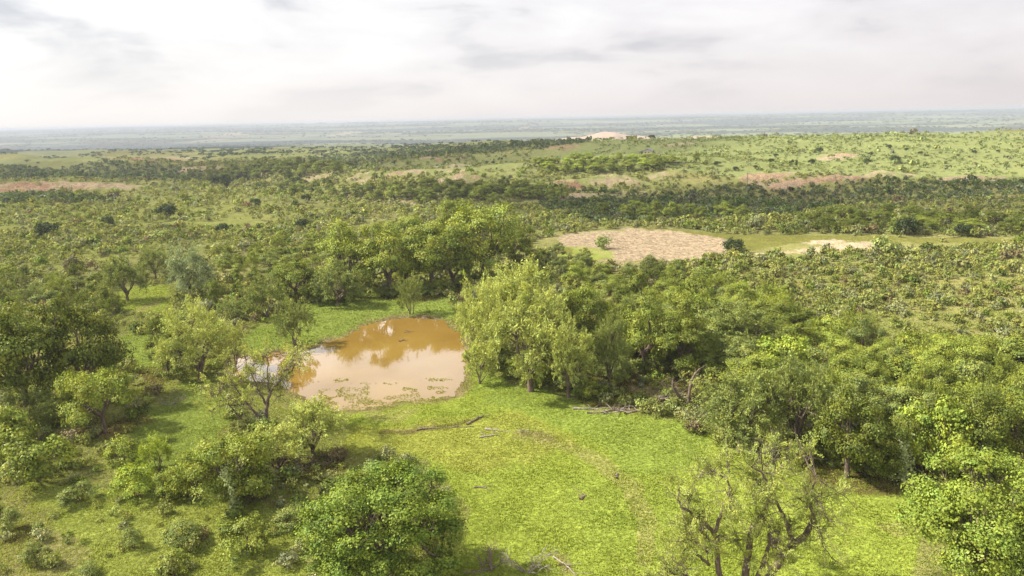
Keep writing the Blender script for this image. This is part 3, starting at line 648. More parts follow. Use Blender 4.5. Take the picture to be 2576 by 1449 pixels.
# understorey that fills the feet of the groves
UN = [(830, 765, 60), (880, 758, 60), (935, 752, 55), (990, 748, 60), (1050, 742, 60), (1105, 735, 60), (1165, 722, 55), (1225, 712, 60), (1285, 695, 60), (1330, 672, 60),
      (1250, 905, 80), (1300, 950, 90), (1370, 968, 90), (1440, 985, 85), (1490, 1000, 80), (1500, 940, 90), (1560, 955, 85), (1600, 900, 100), (1680, 920, 90), (1770, 950, 90), (1790, 890, 90), (1820, 960, 110),
      (1880, 1010, 110), (1960, 1060, 110), (2060, 1080, 120), (2060, 1150, 110), (2160, 1120, 130), (2180, 1195, 110), (2290, 1120, 130), (2400, 1170, 120), (2480, 1190, 120), (2540, 1120, 130), (1400, 890, 90), (1430, 830, 80)]
for a, b, wp in UN:
    p = ground_at(a, b); W = wp / px_per_m(p)
    place(BU[int(a) % 4], 'bush', 'dark green bush filling the foot of a grove', 'bush', p, W * .62, W, rt.uniform(0, 6.28), tuple(np.array(MDG if a % 3 else OLV) * rt.uniform(.75, 1.05)), 'bushes at the feet of the groves')

# the big round tree in front, the right corner tree, the bare limbed willow
bigt = build_proto('broad', 901, 10, 5.2, 66000, .15, nl=52, low=-.85, cz=.49, sz=.5, nlimb=7, rlf=.21, sub=14, twigs=True)
p, H, W = spot(975, 1458, 1150, 420)
place(bigt, 'broadleaf_tree', 'big round bright green tree at the bottom of the picture', 'tree', p, H, W, .4, (.165, .23, .034))
cort = build_proto('broad', 902, 10, 5.2, 52000, .16, nl=46, low=-.85, cz=.5, sz=.5, nlimb=7, rlf=.215, sub=14, twigs=True)
p, H, W = spot(2460, 1480, 1095, 420)
place(cort, 'broadleaf_tree', 'bright green tree filling the bottom right corner', 'tree', p, H, W, 1.9, (.205, .27, .04))
st = [([(-1.0, 0, -.3), (-1.6, .2, 2), (-1.9, .1, 4.2), (-2.1, 0, 5.2), (-3.0, -.2, 6.4), (-4.3, -.4, 7.4)], .20, .07),
      ([(-2.05, 0, 5.0), (-1.5, .4, 6.5), (-1.0, .5, 8.0), (-1.3, .3, 9.2)], .11, .04),
      ([(.1, 0, -.3), (.2, .3, 2.2), (.35, .2, 4.2), (.4, .1, 5.4), (1.3, .4, 6.6), (1.6, .5, 8), (1.0, .6, 9.4)], .24, .05),
      ([(.45, -.2, -.3), (.9, -.5, 2.5), (1.35, -.6, 4.6), (1.2, -.8, 5.6)], .17, .06),
      ([(1.0, .2, -.3), (2.2, .5, 1.8), (3.3, .6, 3.6), (4.2, .5, 4.6), (4.4, .2, 6.4), (3.9, .3, 7.6), (4.6, .5, 8.8)], .27, .05),
      ([(3.4, .6, 3.7), (2.9, 1.2, 5.4), (2.2, 1.4, 7.0), (2.4, 1.2, 9.6)], .14, .04),
      ([(-1.6, 0, -.2), (-3.0, -.5, 1.6), (-4.4, -.8, 2.6), (-5.4, -1, 2.7)], .12, .04),
      ([(-2.2, .3, 2.4), (-3.2, -.2, 3.6), (-3.5, -.6, 5.0), (-4.0, -1, 5.3)], .09, .03)]
rgx = np.random.default_rng(77)
lb = []
st = [([(u * 1.22, v, w) for u, v, w in pts], a, b) for pts, a, b in st]
for pts, a, b in st:
    pts = np.array(pts)
    for q in pts[2:]:
        for _ in range(3):
            lb.append(q + rgx.normal(0, 1, 3) * (1.15, 1.5, .85) + (0, 0, .3))
lb = [q for q in lb if q[2] > 2.0]
hero = build_proto('plume', 903, 10.5, 5.6, 64000, .165, stems=st, lobes=lb, rlf=.21, sub=9, up=.75)
p, H, W = spot(1868, 1500, 1140, 400)
place(hero, 'willow_tree', 'thinly leaved willow with many bare twisting limbs at the bottom right', 'willow', p, None, None, 0, (.30, .345, .08))
# forked willow in front of the pond
st2 = [([(0, 0, -.3), (.15, 0, 1.6), (.35, .1, 3.2), (.7, .2, 4.6), (1.7, .3, 6.0), (2.7, .4, 7.0), (3.3, .3, 8.6)], .24, .06),
       ([(.3, .1, 3.0), (-.4, .3, 4.6), (-.9, .5, 6.6), (-1.3, .5, 8.2)], .12, .03),
       ([(0, 0, .4), (-1.2, .3, 2.6), (-2.2, .4, 4.4), (-2.8, .3, 6.4)], .14, .03),
       ([(-.2, 0, -.2), (-2.0, .2, 1.2), (-3.2, .2, 3.2), (-3.8, .2, 4.6)], .10, .03),
       ([(.6, .2, 4.4), (.3, .8, 6.2), (.5, 1.0, 8.4)], .10, .03)]
st2 = [([(u * 1.15, v, w * .93) for u, v, w in pts], a * .72, b * .72) for pts, a, b in st2]
lb = []
for pts, a, b in st2:
    for q in np.array(pts)[3 if len(pts) > 5 else 2:]:
        for _ in range(4): lb.append(q + rgx.normal(0, 1, 3) * (1.0, 1.1, .7))
fw = build_proto('plume', 904, 9, 4.4, 15000, .2, stems=st2, lobes=lb, rlf=.22, sub=9, up=.6)
p, H, W = spot(668, 1080, 880, 230)
place(fw, 'willow_tree', 'sparse willow with a forked trunk standing in front of the pond', 'willow', p, H, W * 1.05, 0, (.35, .385, .09))

# ------------------------------------------------------------------ trees of the wooded slopes that look alike
def in_any(px, py, polys):
    return any(inpoly(np.array([px]), np.array([py]), q)[0] for q in polys)
ZONES = [ # polygon (feet), spacing px, protos, colours, height range, width range, label, group
 ([(1480, 760), (1700, 705), (1850, 750), (2000, 830), (2200, 900), (2576, 930), (2620, 1150), (2350, 1130), (2120, 1100), (1900, 1000), (1650, 900), (1500, 880)], 58,
  (BR, BU, BR, WB), (MDG, BRG, OLV, MDG, BRG, DKG), (4.0, 6.8), (5, 8.5), 'green tree in the dense wood on the right slope', 'trees of the dense wood on the right slope'),

 ([(1250, 600), (1420, 640), (1560, 690), (1700, 680), (1650, 740), (1480, 740), (1380, 680)], 50,
  (BU, BR), (MDG, OLV, BRG), (3, 5), (4, 6.5), 'green bushy tree between the bare field and the willows', 'bushy trees below the bare field'),
 ([(560, 640), (700, 610), (850, 600), (880, 700), (760, 730), (640, 730), (560, 700)], 46,
  (BU, WB, BR), (MDG, OLV, BRG), (3, 4.6), (4, 6.5), 'green bushy tree left of the pond grove', 'bushy trees left of the pond grove'),
 ([(0, 690), (200, 700), (280, 720), (290, 800), (150, 780), (0, 770)], 48,
  (BU, WB), (MDG, OLV, DKG), (3, 4.5), (4, 6), 'dark bushy tree behind the big dark tree', 'bushy trees behind the big dark tree'),
 ([(740, 490), (900, 492), (1060, 478), (1250, 470), (1400, 478), (1420, 505), (1250, 515), (1080, 510), (900, 505), (760, 500)], 30,
  (BR, BU), (MDG, DKG, DKG), (5, 8), (7, 11), 'dark tree in the creek line behind the pond grove', 'trees along the creek'),
 ([(470, 445), (560, 440), (720, 420), (760, 412), (900, 420), (820, 440), (700, 450), (560, 462)], 24,
  (BR, BU), (DKG, DKG, MDG), (6, 9), (9, 13), 'dark tree in the far creek bottom', 'trees in the far creek bottom'),
 ([(1330, 420), (1450, 402), (1600, 400), (1720, 404), (1700, 425), (1560, 430), (1400, 440)], 26,
  (BR, BU), (BRG, MDG, VIV), (4, 6), (7, 11), 'light green tree on the slope below the house', 'trees below the house'),
 ([(1480, 530), (1700, 540), (1880, 545), (1860, 560), (1650, 560), (1500, 555)], 34,
  (BR, BU), (MDG, DKG), (4, 6), (5, 9), 'dark green tree above the bare field', 'trees above the bare field'),
 ([(2000, 560), (2200, 545), (2576, 560), (2576, 590), (2300, 588), (2050, 585)], 44,
  (BR, BU), (MDG, DKG, DKG, BRG), (3.5, 5.5), (5, 9), 'green tree along the grass strip on the right', 'trees along the grass strip'),
 ([(640, 470), (740, 460), (860, 470), (900, 480), (760, 492), (640, 485)], 26, (BR, BU), (MDG, BRG, DKG), (4, 6), (6, 9), 'green tree by the pale mounds at the creek', 'trees by the pale mounds'),
]
rz = np.random.default_rng(12); taken = []
for poly, spc, pls, cols, hr, wr, lab, grp in ZONES:
    pa = np.array(poly, float); x0, y0 = pa.min(0); x1, y1 = pa.max(0); tries = int((x1 - x0) * (y1 - y0) / (spc * spc * .35) * 5) + 60
    for _ in range(tries):
        a, b = rz.uniform(x0, x1), rz.uniform(y0, y1)
        if not in_any(a, b, [poly]): continue
        if any(((a - c) / s) ** 2 + ((b - d) / (s * .42)) ** 2 < 1 for c, d, s in taken): continue
        taken.append((a, b, spc)); p = ground_at(a, b); pl = pls[rz.integers(len(pls))]
        nm = 'willow_tree' if pl in (WI, WB) else 'broadleaf_tree'
        place(pl[rz.integers(len(pl))], nm, lab, 'willow' if nm == 'willow_tree' else 'tree', p, rz.uniform(*hr), rz.uniform(*wr), rz.uniform(0, 6.28),
              tuple(np.array(cols[rz.integers(len(cols))]) * rz.uniform(.85, 1.15)), grp)

# ------------------------------------------------------------------ shrubs: the 290 largest in view each on its own, the rest as one mass
def shrub_arrays(seed, n, size, sub=7, nl=6):
    rg = np.random.default_rng(seed); lobes = lobes_in(rg, nl, np.array([0, 0, .42]), np.array([.62, .62, .34]), .3, .95, -.2)
    V, T = leaves_broad(rg, lobes, rg.uniform(.28, .45, nl), np.array([0, 0, .1]), n, size, sub, .8, .26); return V, T
SH = [shrub_arrays(500 + k, 520, .155, 9, 8) for k in range(6)]
SHM = []
for V, T in SH:
    rg = np.random.default_rng(3); wd = Wood()
    for _ in range(6):
        wd.add(curve((0, 0, -.1), rg.normal(0, 1, 3) * (.35, .35, .1) + (0, 0, .6), rg, .2, 4), np.linspace(.035, .012, 4), 4)
    Vw = np.concatenate(wd.V); Fw = np.concatenate(wd.F); nv = len(V)
    SHM.append(mesh_np('shrub', np.concatenate([V, Vw]), np.concatenate([np.arange(nv).reshape(-1, 4), Fw + nv]), np.concatenate([T, np.ones((len(Vw), 3))]), [M_leaf, M_bark],
                       False, np.concatenate([np.zeros(nv // 4), np.ones(len(Fw))])))
LODS = [(130, [shrub_arrays(600 + k, 240, .20, 6, 7) for k in range(5)]), (230, [shrub_arrays(620 + k, 150, .25, 5, 6) for k in range(5)]),
        (450, [shrub_arrays(640 + k, 80, .32, 4, 5) for k in range(5)]), (1e9, [shrub_arrays(660 + k, 36, .44, 3, 4) for k in range(5)])]
BARE = [  # no or few shrubs: polygon, keep fraction
 ([(1400, 590), (1580, 574), (1700, 576), (1850, 590), (2100, 592), (2576, 596), (2576, 618), (2250, 632), (2100, 640), (1880, 648), (1800, 652), (1650, 676), (1580, 692), (1470, 660), (1300, 645), (1300, 628)], .02),
 ([(1500, 350), (1700, 338), (2576, 330), (2700, 470), (2400, 455), (2100, 440), (1850, 445), (1700, 428), (1640, 425), (1500, 425), (1380, 400)], .42),
 (POND_PX, 0), ([(560, 880), (740, 770), (880, 750), (1140, 750), (1180, 920), (1300, 960), (1600, 1040), (1800, 1120), (2350, 1230), (2500, 1560), (1100, 1560), (1180, 1300), (1050, 1150), (860, 1150), (740, 1200), (620, 1000), (560, 950)], 0),
 ([(280, 1200), (350, 1060), (470, 960), (620, 960), (560, 1080), (480, 1160), (420, 1260)], .02),
 ([(300, 725), (440, 722), (440, 770), (400, 795), (300, 795)], 0), ([(300, 840), (400, 840), (420, 940), (330, 930)], 0),
 ([(0, 455), (340, 470), (380, 486), (0, 488)], .25), ([(240, 480), (900, 470), (900, 505), (250, 512)], .5), ([(480, 375), (900, 370), (880, 395), (600, 402)], .25),
 ([(0, 1220), (700, 1270), (800, 1500), (0, 1500)], .36),
 ([(880, 420), (1400, 372), (1500, 350), (1500, 400), (1250, 430), (1050, 440), (900, 440)], .32), ([(1000, 430), (1400, 405), (1640, 432), (1700, 470), (1400, 470), (1050, 462)], .6)]
rs = np.random.default_rng(21); pts = []
r = 40.0
while r < 900:
    s = max(1.5, r * .0070); k = int(R_(82) * r / s); a = -R_(41) + (np.arange(k) + rs.random(k)) * R_(82) / k; q = r + (rs.random(k) - .5) * s * 1.2
    pts.append(np.stack([q * np.sin(a), q * np.cos(a)], 1)); r += s * 1.05
pts = np.concatenate(pts); sx_, sy_ = pts[:, 0], pts[:, 1]; szz = height(sx_.copy(), sy_.copy()); spx, spy, sf = project(sx_, sy_, szz)
dens = .62 + .9 * (fbm(sx_ / 22, sy_ / 22, 90, 4) - .5) * 2
jx = (fbm(sx_ / 9, sy_ / 9, 91, 2) - .5) * 30; jy = (fbm(sx_ / 9, sy_ / 9, 92, 2) - .5) * 12 * ss(430, 700, spy)
dens = dens * np.where((spx < 1250) & (spy > 470), .78, 1.0)
for poly, kf in BARE: dens = np.where(inpoly(spx + jx, spy + jy, poly), dens * kf, dens)
for (mx, my, sx, sy, hh) in MOUNDS:
    qv = ((sx_ - mx) / sx) ** 2 + ((sy_ - my) / sy) ** 2; dens = np.where(qv < 1.1, dens * .2, dens)
gcs = shade_ground(sx_, sy_, spx, spy); soilm = (gcs[:, 0] / gcs[:, 1] > 1.24) & (gcs[:, 0] > .2)
CLOUD_SHADE = [[(740, 400), (900, 378), (1100, 360), (1330, 346), (1520, 342), (1500, 362), (1250, 384), (1050, 398), (900, 408), (760, 416)], [(1380, 475), (1640, 490), (1900, 470), (2300, 455), (2576, 460), (2576, 500), (2200, 512), (1950, 545), (1500, 565), (1350, 520)],
         [(0, 412), (300, 408), (520, 432), (640, 440), (640, 460), (400, 455), (200, 452), (0, 452)], [(0, 488), (300, 495), (300, 512), (0, 515)], [(1100, 462), (1400, 472), (1400, 500), (1080, 500)]]  # areas where cloud shade goes into the shrub colour; brush denser too
in_shade = np.zeros(len(pts), bool)
for q in CLOUD_SHADE: in_shade |= inpoly(spx + jx, spy + jx * .25, q)
dens = np.where(soilm, dens * .12, np.where(in_shade, dens * 1.5 + .2, dens * 1.12 + .08 * (dens > .15)))
dens = np.where((np.abs(spx - 1627) < 30) & (spy > 370) & (spy < 412), 0, dens)
keep = (rs.random(len(pts)) < dens) & (spx > -60) & (spx < 2640) & (spy > 320) & (spy < 1560)
IN_SHADE = in_shade[keep]; SX, SY, SZ, SPX, SPY, SF = sx_[keep], sy_[keep], szz[keep], spx[keep], spy[keep], sf[keep]
n = len(SX); SR = np.exp(rs.normal(0, .34, n)) * (.74 + SF * .0019).clip(.5, 1.9) * np.where(SF < 75, .8, 1.0); SH_h = SR * rs.uniform(.9, 1.5, n)
pal = np.array([(.19, .20, .055), (.155, .17, .042), (.20, .21, .085), (.115, .15, .028), (.19, .22, .06), (.17, .18, .085), (.15, .12, .06), (.07, .095, .022)])
pw_ = np.array([.26, .2, .16, .12, .12, .08, .03, .03]); SC = pal[rs.choice(len(pal), n, p=pw_)] * (1.20, 1.21, 1.22) * rs.uniform(.82, 1.2, (n, 1))
SC[(SPX < 1250) & (SPY > 470)] *= 1.14
SC[IN_SHADE] *= (.50, .58, .75)  # cloud shade painted into the shrubs as a darker, bluer tint
hl = inpoly(SPX, SPY, BARE[1][0]) & (rs.random(n) < .88); SC[hl] = np.array((.25, .29, .095)) * rs.uniform(.8, 1.1, (int(hl.sum()), 1)); SH_h[hl] *= .7
size_on = SR / SF; order = np.argsort(-size_on); big = order[:290]; rest = order[290:]
names = ['grey green shrub', 'olive green shrub', 'pale olive shrub', 'dark green shrub']
for kk in big:
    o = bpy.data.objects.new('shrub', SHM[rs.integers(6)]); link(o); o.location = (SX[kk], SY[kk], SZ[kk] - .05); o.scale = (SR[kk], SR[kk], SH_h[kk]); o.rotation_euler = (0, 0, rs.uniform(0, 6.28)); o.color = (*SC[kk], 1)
    if SPX[kk] < 900 and SPY[kk] > 1180: tag(o, 'low shrub on the open grassy ground in the lower left', 'shrub', 'shrubs on the near left ground')
    elif SPX[kk] < 1200: tag(o, 'low shrub in the brush on the left behind the trees', 'shrub', 'shrubs in the left brush')
    else: tag(o, 'low shrub in the brush on the right slope', 'shrub', 'shrubs on the right slope')
VV = []; TT = []
SD_ = np.hypot(SX, SY); ang = rs.uniform(0, 6.28, n); prev = 0
for lim, prs in LODS:
    sel = rest[(SD_[rest] >= prev) & (SD_[rest] < lim)]; prev = lim
    for k, (V, T) in enumerate(prs):
        s_ = sel[k::len(prs)]
        if len(s_) == 0: continue
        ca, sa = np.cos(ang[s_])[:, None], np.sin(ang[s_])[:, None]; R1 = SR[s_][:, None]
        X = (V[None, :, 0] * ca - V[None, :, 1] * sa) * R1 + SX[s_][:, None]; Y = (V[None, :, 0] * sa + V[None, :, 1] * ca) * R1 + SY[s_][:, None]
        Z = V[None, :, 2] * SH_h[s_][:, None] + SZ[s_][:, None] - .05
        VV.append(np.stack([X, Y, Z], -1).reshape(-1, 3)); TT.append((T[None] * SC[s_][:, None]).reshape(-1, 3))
VV = np.concatenate(VV); TT = np.concatenate(TT)
br = obj('undergrowth', mesh_np('undergrowth', VV, np.arange(len(VV)).reshape(-1, 4), TT, [M_brush]))
tag(br, 'mass of low olive brush covering the slopes and the far upland', 'undergrowth', None, 'stuff')
VV = []; TT = []; nf = 16000; fr_ = rs.random(nf); fy = 880 + (fr_ ** 1.6) * 8600; fa = rs.uniform(-R_(40), R_(40), nf); fx = fy * np.tan(fa)
kf = fbm(fx / 420, fy / 190, 51, 4) + rs.normal(0, .045, nf) > .52 - .05 * ss(1900, 900, fy); fx, fy = fx[kf], fy[kf]; fz = height(fx.copy(), fy.copy()); nf = len(fx); fs = rs.uniform(2.2, 4.2, nf) * (.6 + fy / 2400)
for k, (V, T) in enumerate(LODS[3][1]):
    q_ = np.arange(k, nf, 5); R1 = fs[q_][:, None]
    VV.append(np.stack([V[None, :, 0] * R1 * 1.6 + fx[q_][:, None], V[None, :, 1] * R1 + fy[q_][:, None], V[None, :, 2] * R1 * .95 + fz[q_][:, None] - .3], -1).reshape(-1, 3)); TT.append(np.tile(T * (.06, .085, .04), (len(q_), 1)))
VV = np.concatenate(VV)
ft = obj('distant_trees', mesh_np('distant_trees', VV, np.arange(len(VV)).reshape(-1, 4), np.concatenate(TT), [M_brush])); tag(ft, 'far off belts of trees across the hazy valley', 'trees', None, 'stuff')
print('shrubs', n, 'brush quads', len(VV) // 4)

# ------------------------------------------------------------------ grass and weeds near the camera
rg_ = np.random.default_rng(31)
def scatter_grass(ntuft, rmin, rmax, hh, nb, wid):
    u = rg_.random(ntuft); rad = (rmin ** .9 + u * (rmax ** .9 - rmin ** .9)) ** (1 / .9); a = rg_.uniform(-R_(40), R_(40), ntuft)
    x = rad * np.sin(a); y = rad * np.cos(a); z = height(x.copy(), y.copy()); px, py, f = project(x, y, z)
    ok = (px > -40) & (px < 2620) & (py < 1500) & (z > POND_Z + .0)
    shal = (z <= POND_Z) & (z > POND_Z - .66) & (py > 962) & (px > 800) & (fbm(x / 1.6, y / 1.6, 77, 4) > .62 - .13 * ss(975, 1015, py)); z = np.where(shal, POND_Z - .01, z)
    cc = fbm(x / 2.6, y / 2.6, 99, 3); ok = (ok | (shal & (px > -40) & (px < 2620)))
    x, y, z, px, py, cc = (q[ok] for q in (x, y, z, px, py, cc)); c = shade_ground(x, y, px, py)
    g2 = np.array([.22, .28, .035]); c = np.where((c[:, 1:2] < c[:, :1] * 1.02), c * .4 + g2 * .6, c)
    nn = len(x); c = c * 1.22 * rg_.uniform(.8, 1.25, (nn, 1)); lush = ss(.5, .68, fbm(x / 4, y / 4, 101, 4))[:, None]; c = c * 1.06 * (1 - lush * .18) + np.array([.18, .275, .04]) * lush * .18
    hb = hh * (.8 + .3 * ss(.35, .7, cc)) * rg_.uniform(.6, 1.3, nn)
    A = rg_.uniform(0, 6.28, (nn, nb)); lean = rg_.uniform(.15, .9, (nn, nb)); L_ = hb[:, None] * rg_.uniform(.7, 1.2, (nn, nb))
    b0 = np.stack([x, y, z - .03], -1)[:, None] + np.stack([np.cos(A) * .10 * hb[:, None] / .3, np.sin(A) * .10 * hb[:, None] / .3, 0 * A], -1)
    d = np.stack([np.cos(A) * lean, np.sin(A) * lean, np.ones_like(A)], -1); d = norm(d); s = np.stack([-np.sin(A), np.cos(A), 0 * A], -1) * (wid * hb[:, None, None] / hh)
    d2 = d * .55; V = np.stack([b0 - s * .5, b0 + s * .5, b0 + d2 * L_[..., None] * 1.0 + s, b0 + d * L_[..., None], b0 + d2 * L_[..., None] - s], 2)
    V = V[:, :, [0, 1, 2, 3]].reshape(-1, 3)
    T = np.repeat(c, nb * 4, 0)
    return V, T
V1, T1 = scatter_grass(260000, 42, 105, .15, 4, .045)
V2, T2 = scatter_grass(90000, 100, 175, .25, 4, .09)
VV = np.concatenate([V1, V2]); TT = np.concatenate([T1, T2])
gr = obj('grass', mesh_np('grass', VV, np.arange(len(VV)).reshape(-1, 4), TT, [M_grass]))
tag(gr, 'tufted green grass and low weeds on the near ground and round the pond', 'grass', None, 'stuff')

# ------------------------------------------------------------------ dead wood
def dead_plant(seed, H, spread, n, r0, depth=3):
    rg = np.random.default_rng(seed); wd = Wood()
    def grow(p, d, ln, r, k):
        q = p + d * ln; P = curve(p, q, rg, .22, 5); wd.add(P, np.linspace(r, r * .55, 5), 5)
        if k == 0: return
        for _ in range(rg.integers(2, 4)):
            d2 = norm(d + rg.normal(0, .55, 3)); grow(P[rg.integers(2, 5)], d2, ln * rg.uniform(.5, .8), r * .55, k - 1)
    for _ in range(n):
        a = rg.uniform(0, 6.28); d = norm(np.array([math.cos(a) * spread, math.sin(a) * spread, rg.uniform(.5, 1.2)])); grow(np.array([0, 0, -.1]), d, H * .5, r0, depth)
    return wd
def log_wood(seed, Lg, r, forks=3):
    rg = np.random.default_rng(seed); wd = Wood(); P = curve((-Lg / 2, 0, r * .7), (Lg / 2, 0, r * .5), rg, .07, 12); wd.add(P, np.linspace(r, r * .45, 12) * rg.uniform(.85, 1.15, 12), 8)
    for _ in range(forks):
        a = P[rg.integers(3, 11)]; wd.add(curve(a, a + rg.normal(0, 1, 3) * (1.0, .8, .25) + (0, 0, .2), rg, .2, 5), np.linspace(r * .4, r * .12, 5), 5)
    return wd
def put(wd, name, label, cat, bx, by, rz_=0, mat=None, group=None, dz=0.0, z=None):
    p = ground_at(bx, by); o = obj(name, wd.mesh(name, mat or M_dead), None, (p[0], p[1], (p[2] if z is None else z) + dz)); o.rotation_euler = (0, 0, rz_); return tag(o, label, cat, group)
put(dead_plant(1, 3.2, .9, 7, .055), 'dead_shrub', 'bleached bare shrub at the bottom edge right of the big round tree', 'dead shrub', 1325, 1440)
put(dead_plant(2, 2.4, 1.1, 6, .07), 'dead_shrub', 'brown broken shrub between the big round tree and the bleached one', 'dead shrub', 1235, 1435, 0, M_log)
put(dead_plant(3, 2.4, 1.3, 9, .04), 'dead_shrub', 'grey bare bush beside the red bank left of the pond', 'dead shrub', 425, 1020)
put(dead_plant(4, 3.6, .35, 8, .05), 'dead_shrub', 'upright fan of bare stems behind the bare limbed willow', 'dead shrub', 1905, 1165, 0, M_dead)
put(dead_plant(5, 5.5, .6, 2, .12), 'dead_tree', 'bare grey limb sticking out right of the olive willows', 'dead tree', 2085, 1130, 0, M_barkl)
bw = Wood(); rgb = np.random.default_rng(3)
for pts_, a_ in (([(0, 0, -.2), (-.9, .1, .9), (-1.6, .2, 1.9), (-2.1, .3, 2.9), (-2.0, .3, 3.7)], .26), ([(.1, 0, -.2), (.5, .2, 1.2), (.7, .3, 2.3), (1.3, .4, 3.4), (2.2, .4, 4.0)], .24)):
    P_ = np.array(pts_); t_ = np.linspace(0, 4, 14); P2 = np.stack([np.interp(t_, range(5), P_[:, q]) for q in range(3)], 1); P2[1:-1] = (P2[:-2] + P2[1:-1] + P2[2:]) / 3; bw.add(P2, np.linspace(a_, a_ * .4, 14), 8)
    for _ in range(5):
        b_ = P2[rgb.integers(6, 14)]; bw.add(curve(b_, b_ + rgb.normal(0, .8, 3) + (0, 0, .4), rgb, .3, 5), np.linspace(.07, .015, 5), 4)
for _ in range(14):
    a_ = rgb.uniform(0, 6.28); bw.add(curve((0, 0, .2), (math.cos(a_) * rgb.uniform(.8, 2.2) + .6, math.sin(a_) * 1.2, rgb.uniform(0, .5)), rgb, .3, 6), np.linspace(.08, .02, 6), 4)
put(bw, 'dead_tree', 'pair of bowed dark trunks over the roots by the log heap', 'dead tree', 1728, 1018, .5, M_bark)
put(dead_plant(7, 9, .3, 1, .22), 'dead_tree', 'taller bleached snag above the creek trees', 'dead tree', 1142, 498)
put(dead_plant(8, 8, .4, 1, .22), 'dead_tree', 'forked bleached snag left of the taller one above the creek trees', 'dead tree', 1110, 470)
put(log_wood(1, 3.2, .16), 'fallen_log', 'dark jagged log rising at the right end of the drift line in the meadow', 'log', 1196, 1058, 1.0, M_log)
put(log_wood(2, 6.5, .085, 6), 'fallen_branch', 'long dark branch lying along the drift line below the pond', 'branch', 1120, 1078, .12, M_log)
put(log_wood(3, 5.0, .17), 'fallen_log', 'grey log lying at the left end of the bare patch in the meadow', 'log', 1275, 1083, -.1, M_dead)
put(log_wood(4, 2.0, .09, 5), 'fallen_branch', 'small bleached branch below the grey log', 'branch', 1228, 1098, .3)
put(log_wood(5, 1.0, .11, 4), 'stump', 'dark stump with a pale snag alone in the middle of the meadow', 'stump', 1467, 1252, .9, M_log)
put(log_wood(6, 1.1, .12, 2), 'stump', 'small dark stump right of and above the snagged one', 'stump', 1552, 1198, 1.4, M_log)
put(log_wood(7, 1.0, .09, 2), 'stump', 'short dark log just right of the big round tree', 'log', 1205, 1227, 0, M_log)
put(log_wood(15, 3.0, .07, 4), 'fallen_log', 'pale log pointing down the meadow at the bottom edge', 'log', 1420, 1425, -1.0, M_dead)
put(log_wood(16, 1.6, .07, 3), 'driftwood', 'upper piece of driftwood floating on the pond', 'driftwood', 1030, 844, .2, M_log, None, 0, POND_Z)
put(log_wood(17, 1.6, .08, 4), 'driftwood', 'lower piece of driftwood floating on the pond', 'driftwood', 1015, 866, .5, M_log, None, 0, POND_Z)
for k, (a, b, ln, r, z_) in enumerate([(1495, 1030, 5, .13, -.1), (1535, 1036, 5.5, .15, .1), (1580, 1037, 6, .17, .12), (1625, 1028, 6.5, .2, .55), (1668, 1008, 5, .24, .6), (1690, 1000, 4, .2, .3), (1600, 1024, 5, .09, .3), (1560, 1030, 5, .08, -.2), (1645, 1020, 5, .1, .9), (1700, 1018, 4.5, .12, .3), (1750, 1008, 4, .14, -.4), (1510, 1022, 3, .07, .8), (1735, 1022, 3.5, .06, .2)]):
    put(log_wood(20 + k, ln, r, 6), 'fallen_log', 'weathered log in the heap of logs at the foot of the dark grove', 'log', a, b, z_, M_log if k % 2 else M_dead, 'logs of the log heap')
for k, (a, b) in enumerate([(770, 1170), (800, 1150), (735, 1195), (830, 1165), (760, 1150)]):
    put(dead_plant(40 + k, 1.9, 1.6, 7, .045, 2), 'brushwood', 'heap of dark dead brushwood under the near shore willows', 'brushwood', a, b, 0, M_log, 'brushwood under the near willows')

# ------------------------------------------------------------------ junipers dotted over the hill and the far upland
jun = build_proto('broad', 950, 3.2, 1.7, 1500, .26, nl=12, low=-.9, cz=.48, sz=.5, nlimb=3, fork=.02, rlf=.42, trunk_r=.06, twigs=False)
JU = [(1803, 418, 16), (1940, 410, 14), (2041, 415, 18), (2315, 391, 13), (1952, 396, 12), (1470, 350, 12), (1640, 352, 16), (1225, 412, 9), (1240, 413, 9), (1372, 414, 16), (1338, 417, 8),
      (2450, 388, 12), (2510, 385, 10), (2280, 380, 10), (2190, 392, 12), (2400, 400, 9), (1900, 425, 12), (1850, 430, 14), (750, 466, 26), (558, 478, 48), (422, 552, 48), (120, 600, 50),
      (273, 568, 30), (645, 520, 26), (770, 510, 26), (96, 412, 7), (225, 410, 6), (400, 387, 9), (510, 388, 7), (295, 420, 10), (195, 431, 11), (410, 432, 12), (2250, 412, 26), (2180, 415, 20),
      (2060, 385, 18), (2235, 375, 14), (1130, 408, 10), (990, 414, 10), (1025, 415, 9), (1100, 374, 8), (620, 400, 8), (690, 398, 7), (560, 395, 6), (2420, 595, 40), (2280, 592, 55), (1845, 640, 50), (560, 590, 34), (760, 575, 30)]
for a, b, wp in JU:
    p = ground_at(a, b); W = wp / px_per_m(p)
    place(jun, 'juniper', 'dark rounded juniper standing apart on the open upland', 'juniper', p, W * .9, W, rz.uniform(0, 6), tuple(np.array((.045, .065, .02)) * rz.uniform(.8, 1.25)), 'junipers dotted over the upland')
p, H, W = spot(1752, 410, 378, 20)
place(BR[1], 'broadleaf_tree', 'tall tree alone on the hill right of the house', 'tree', p, H, W, 1, MDG)

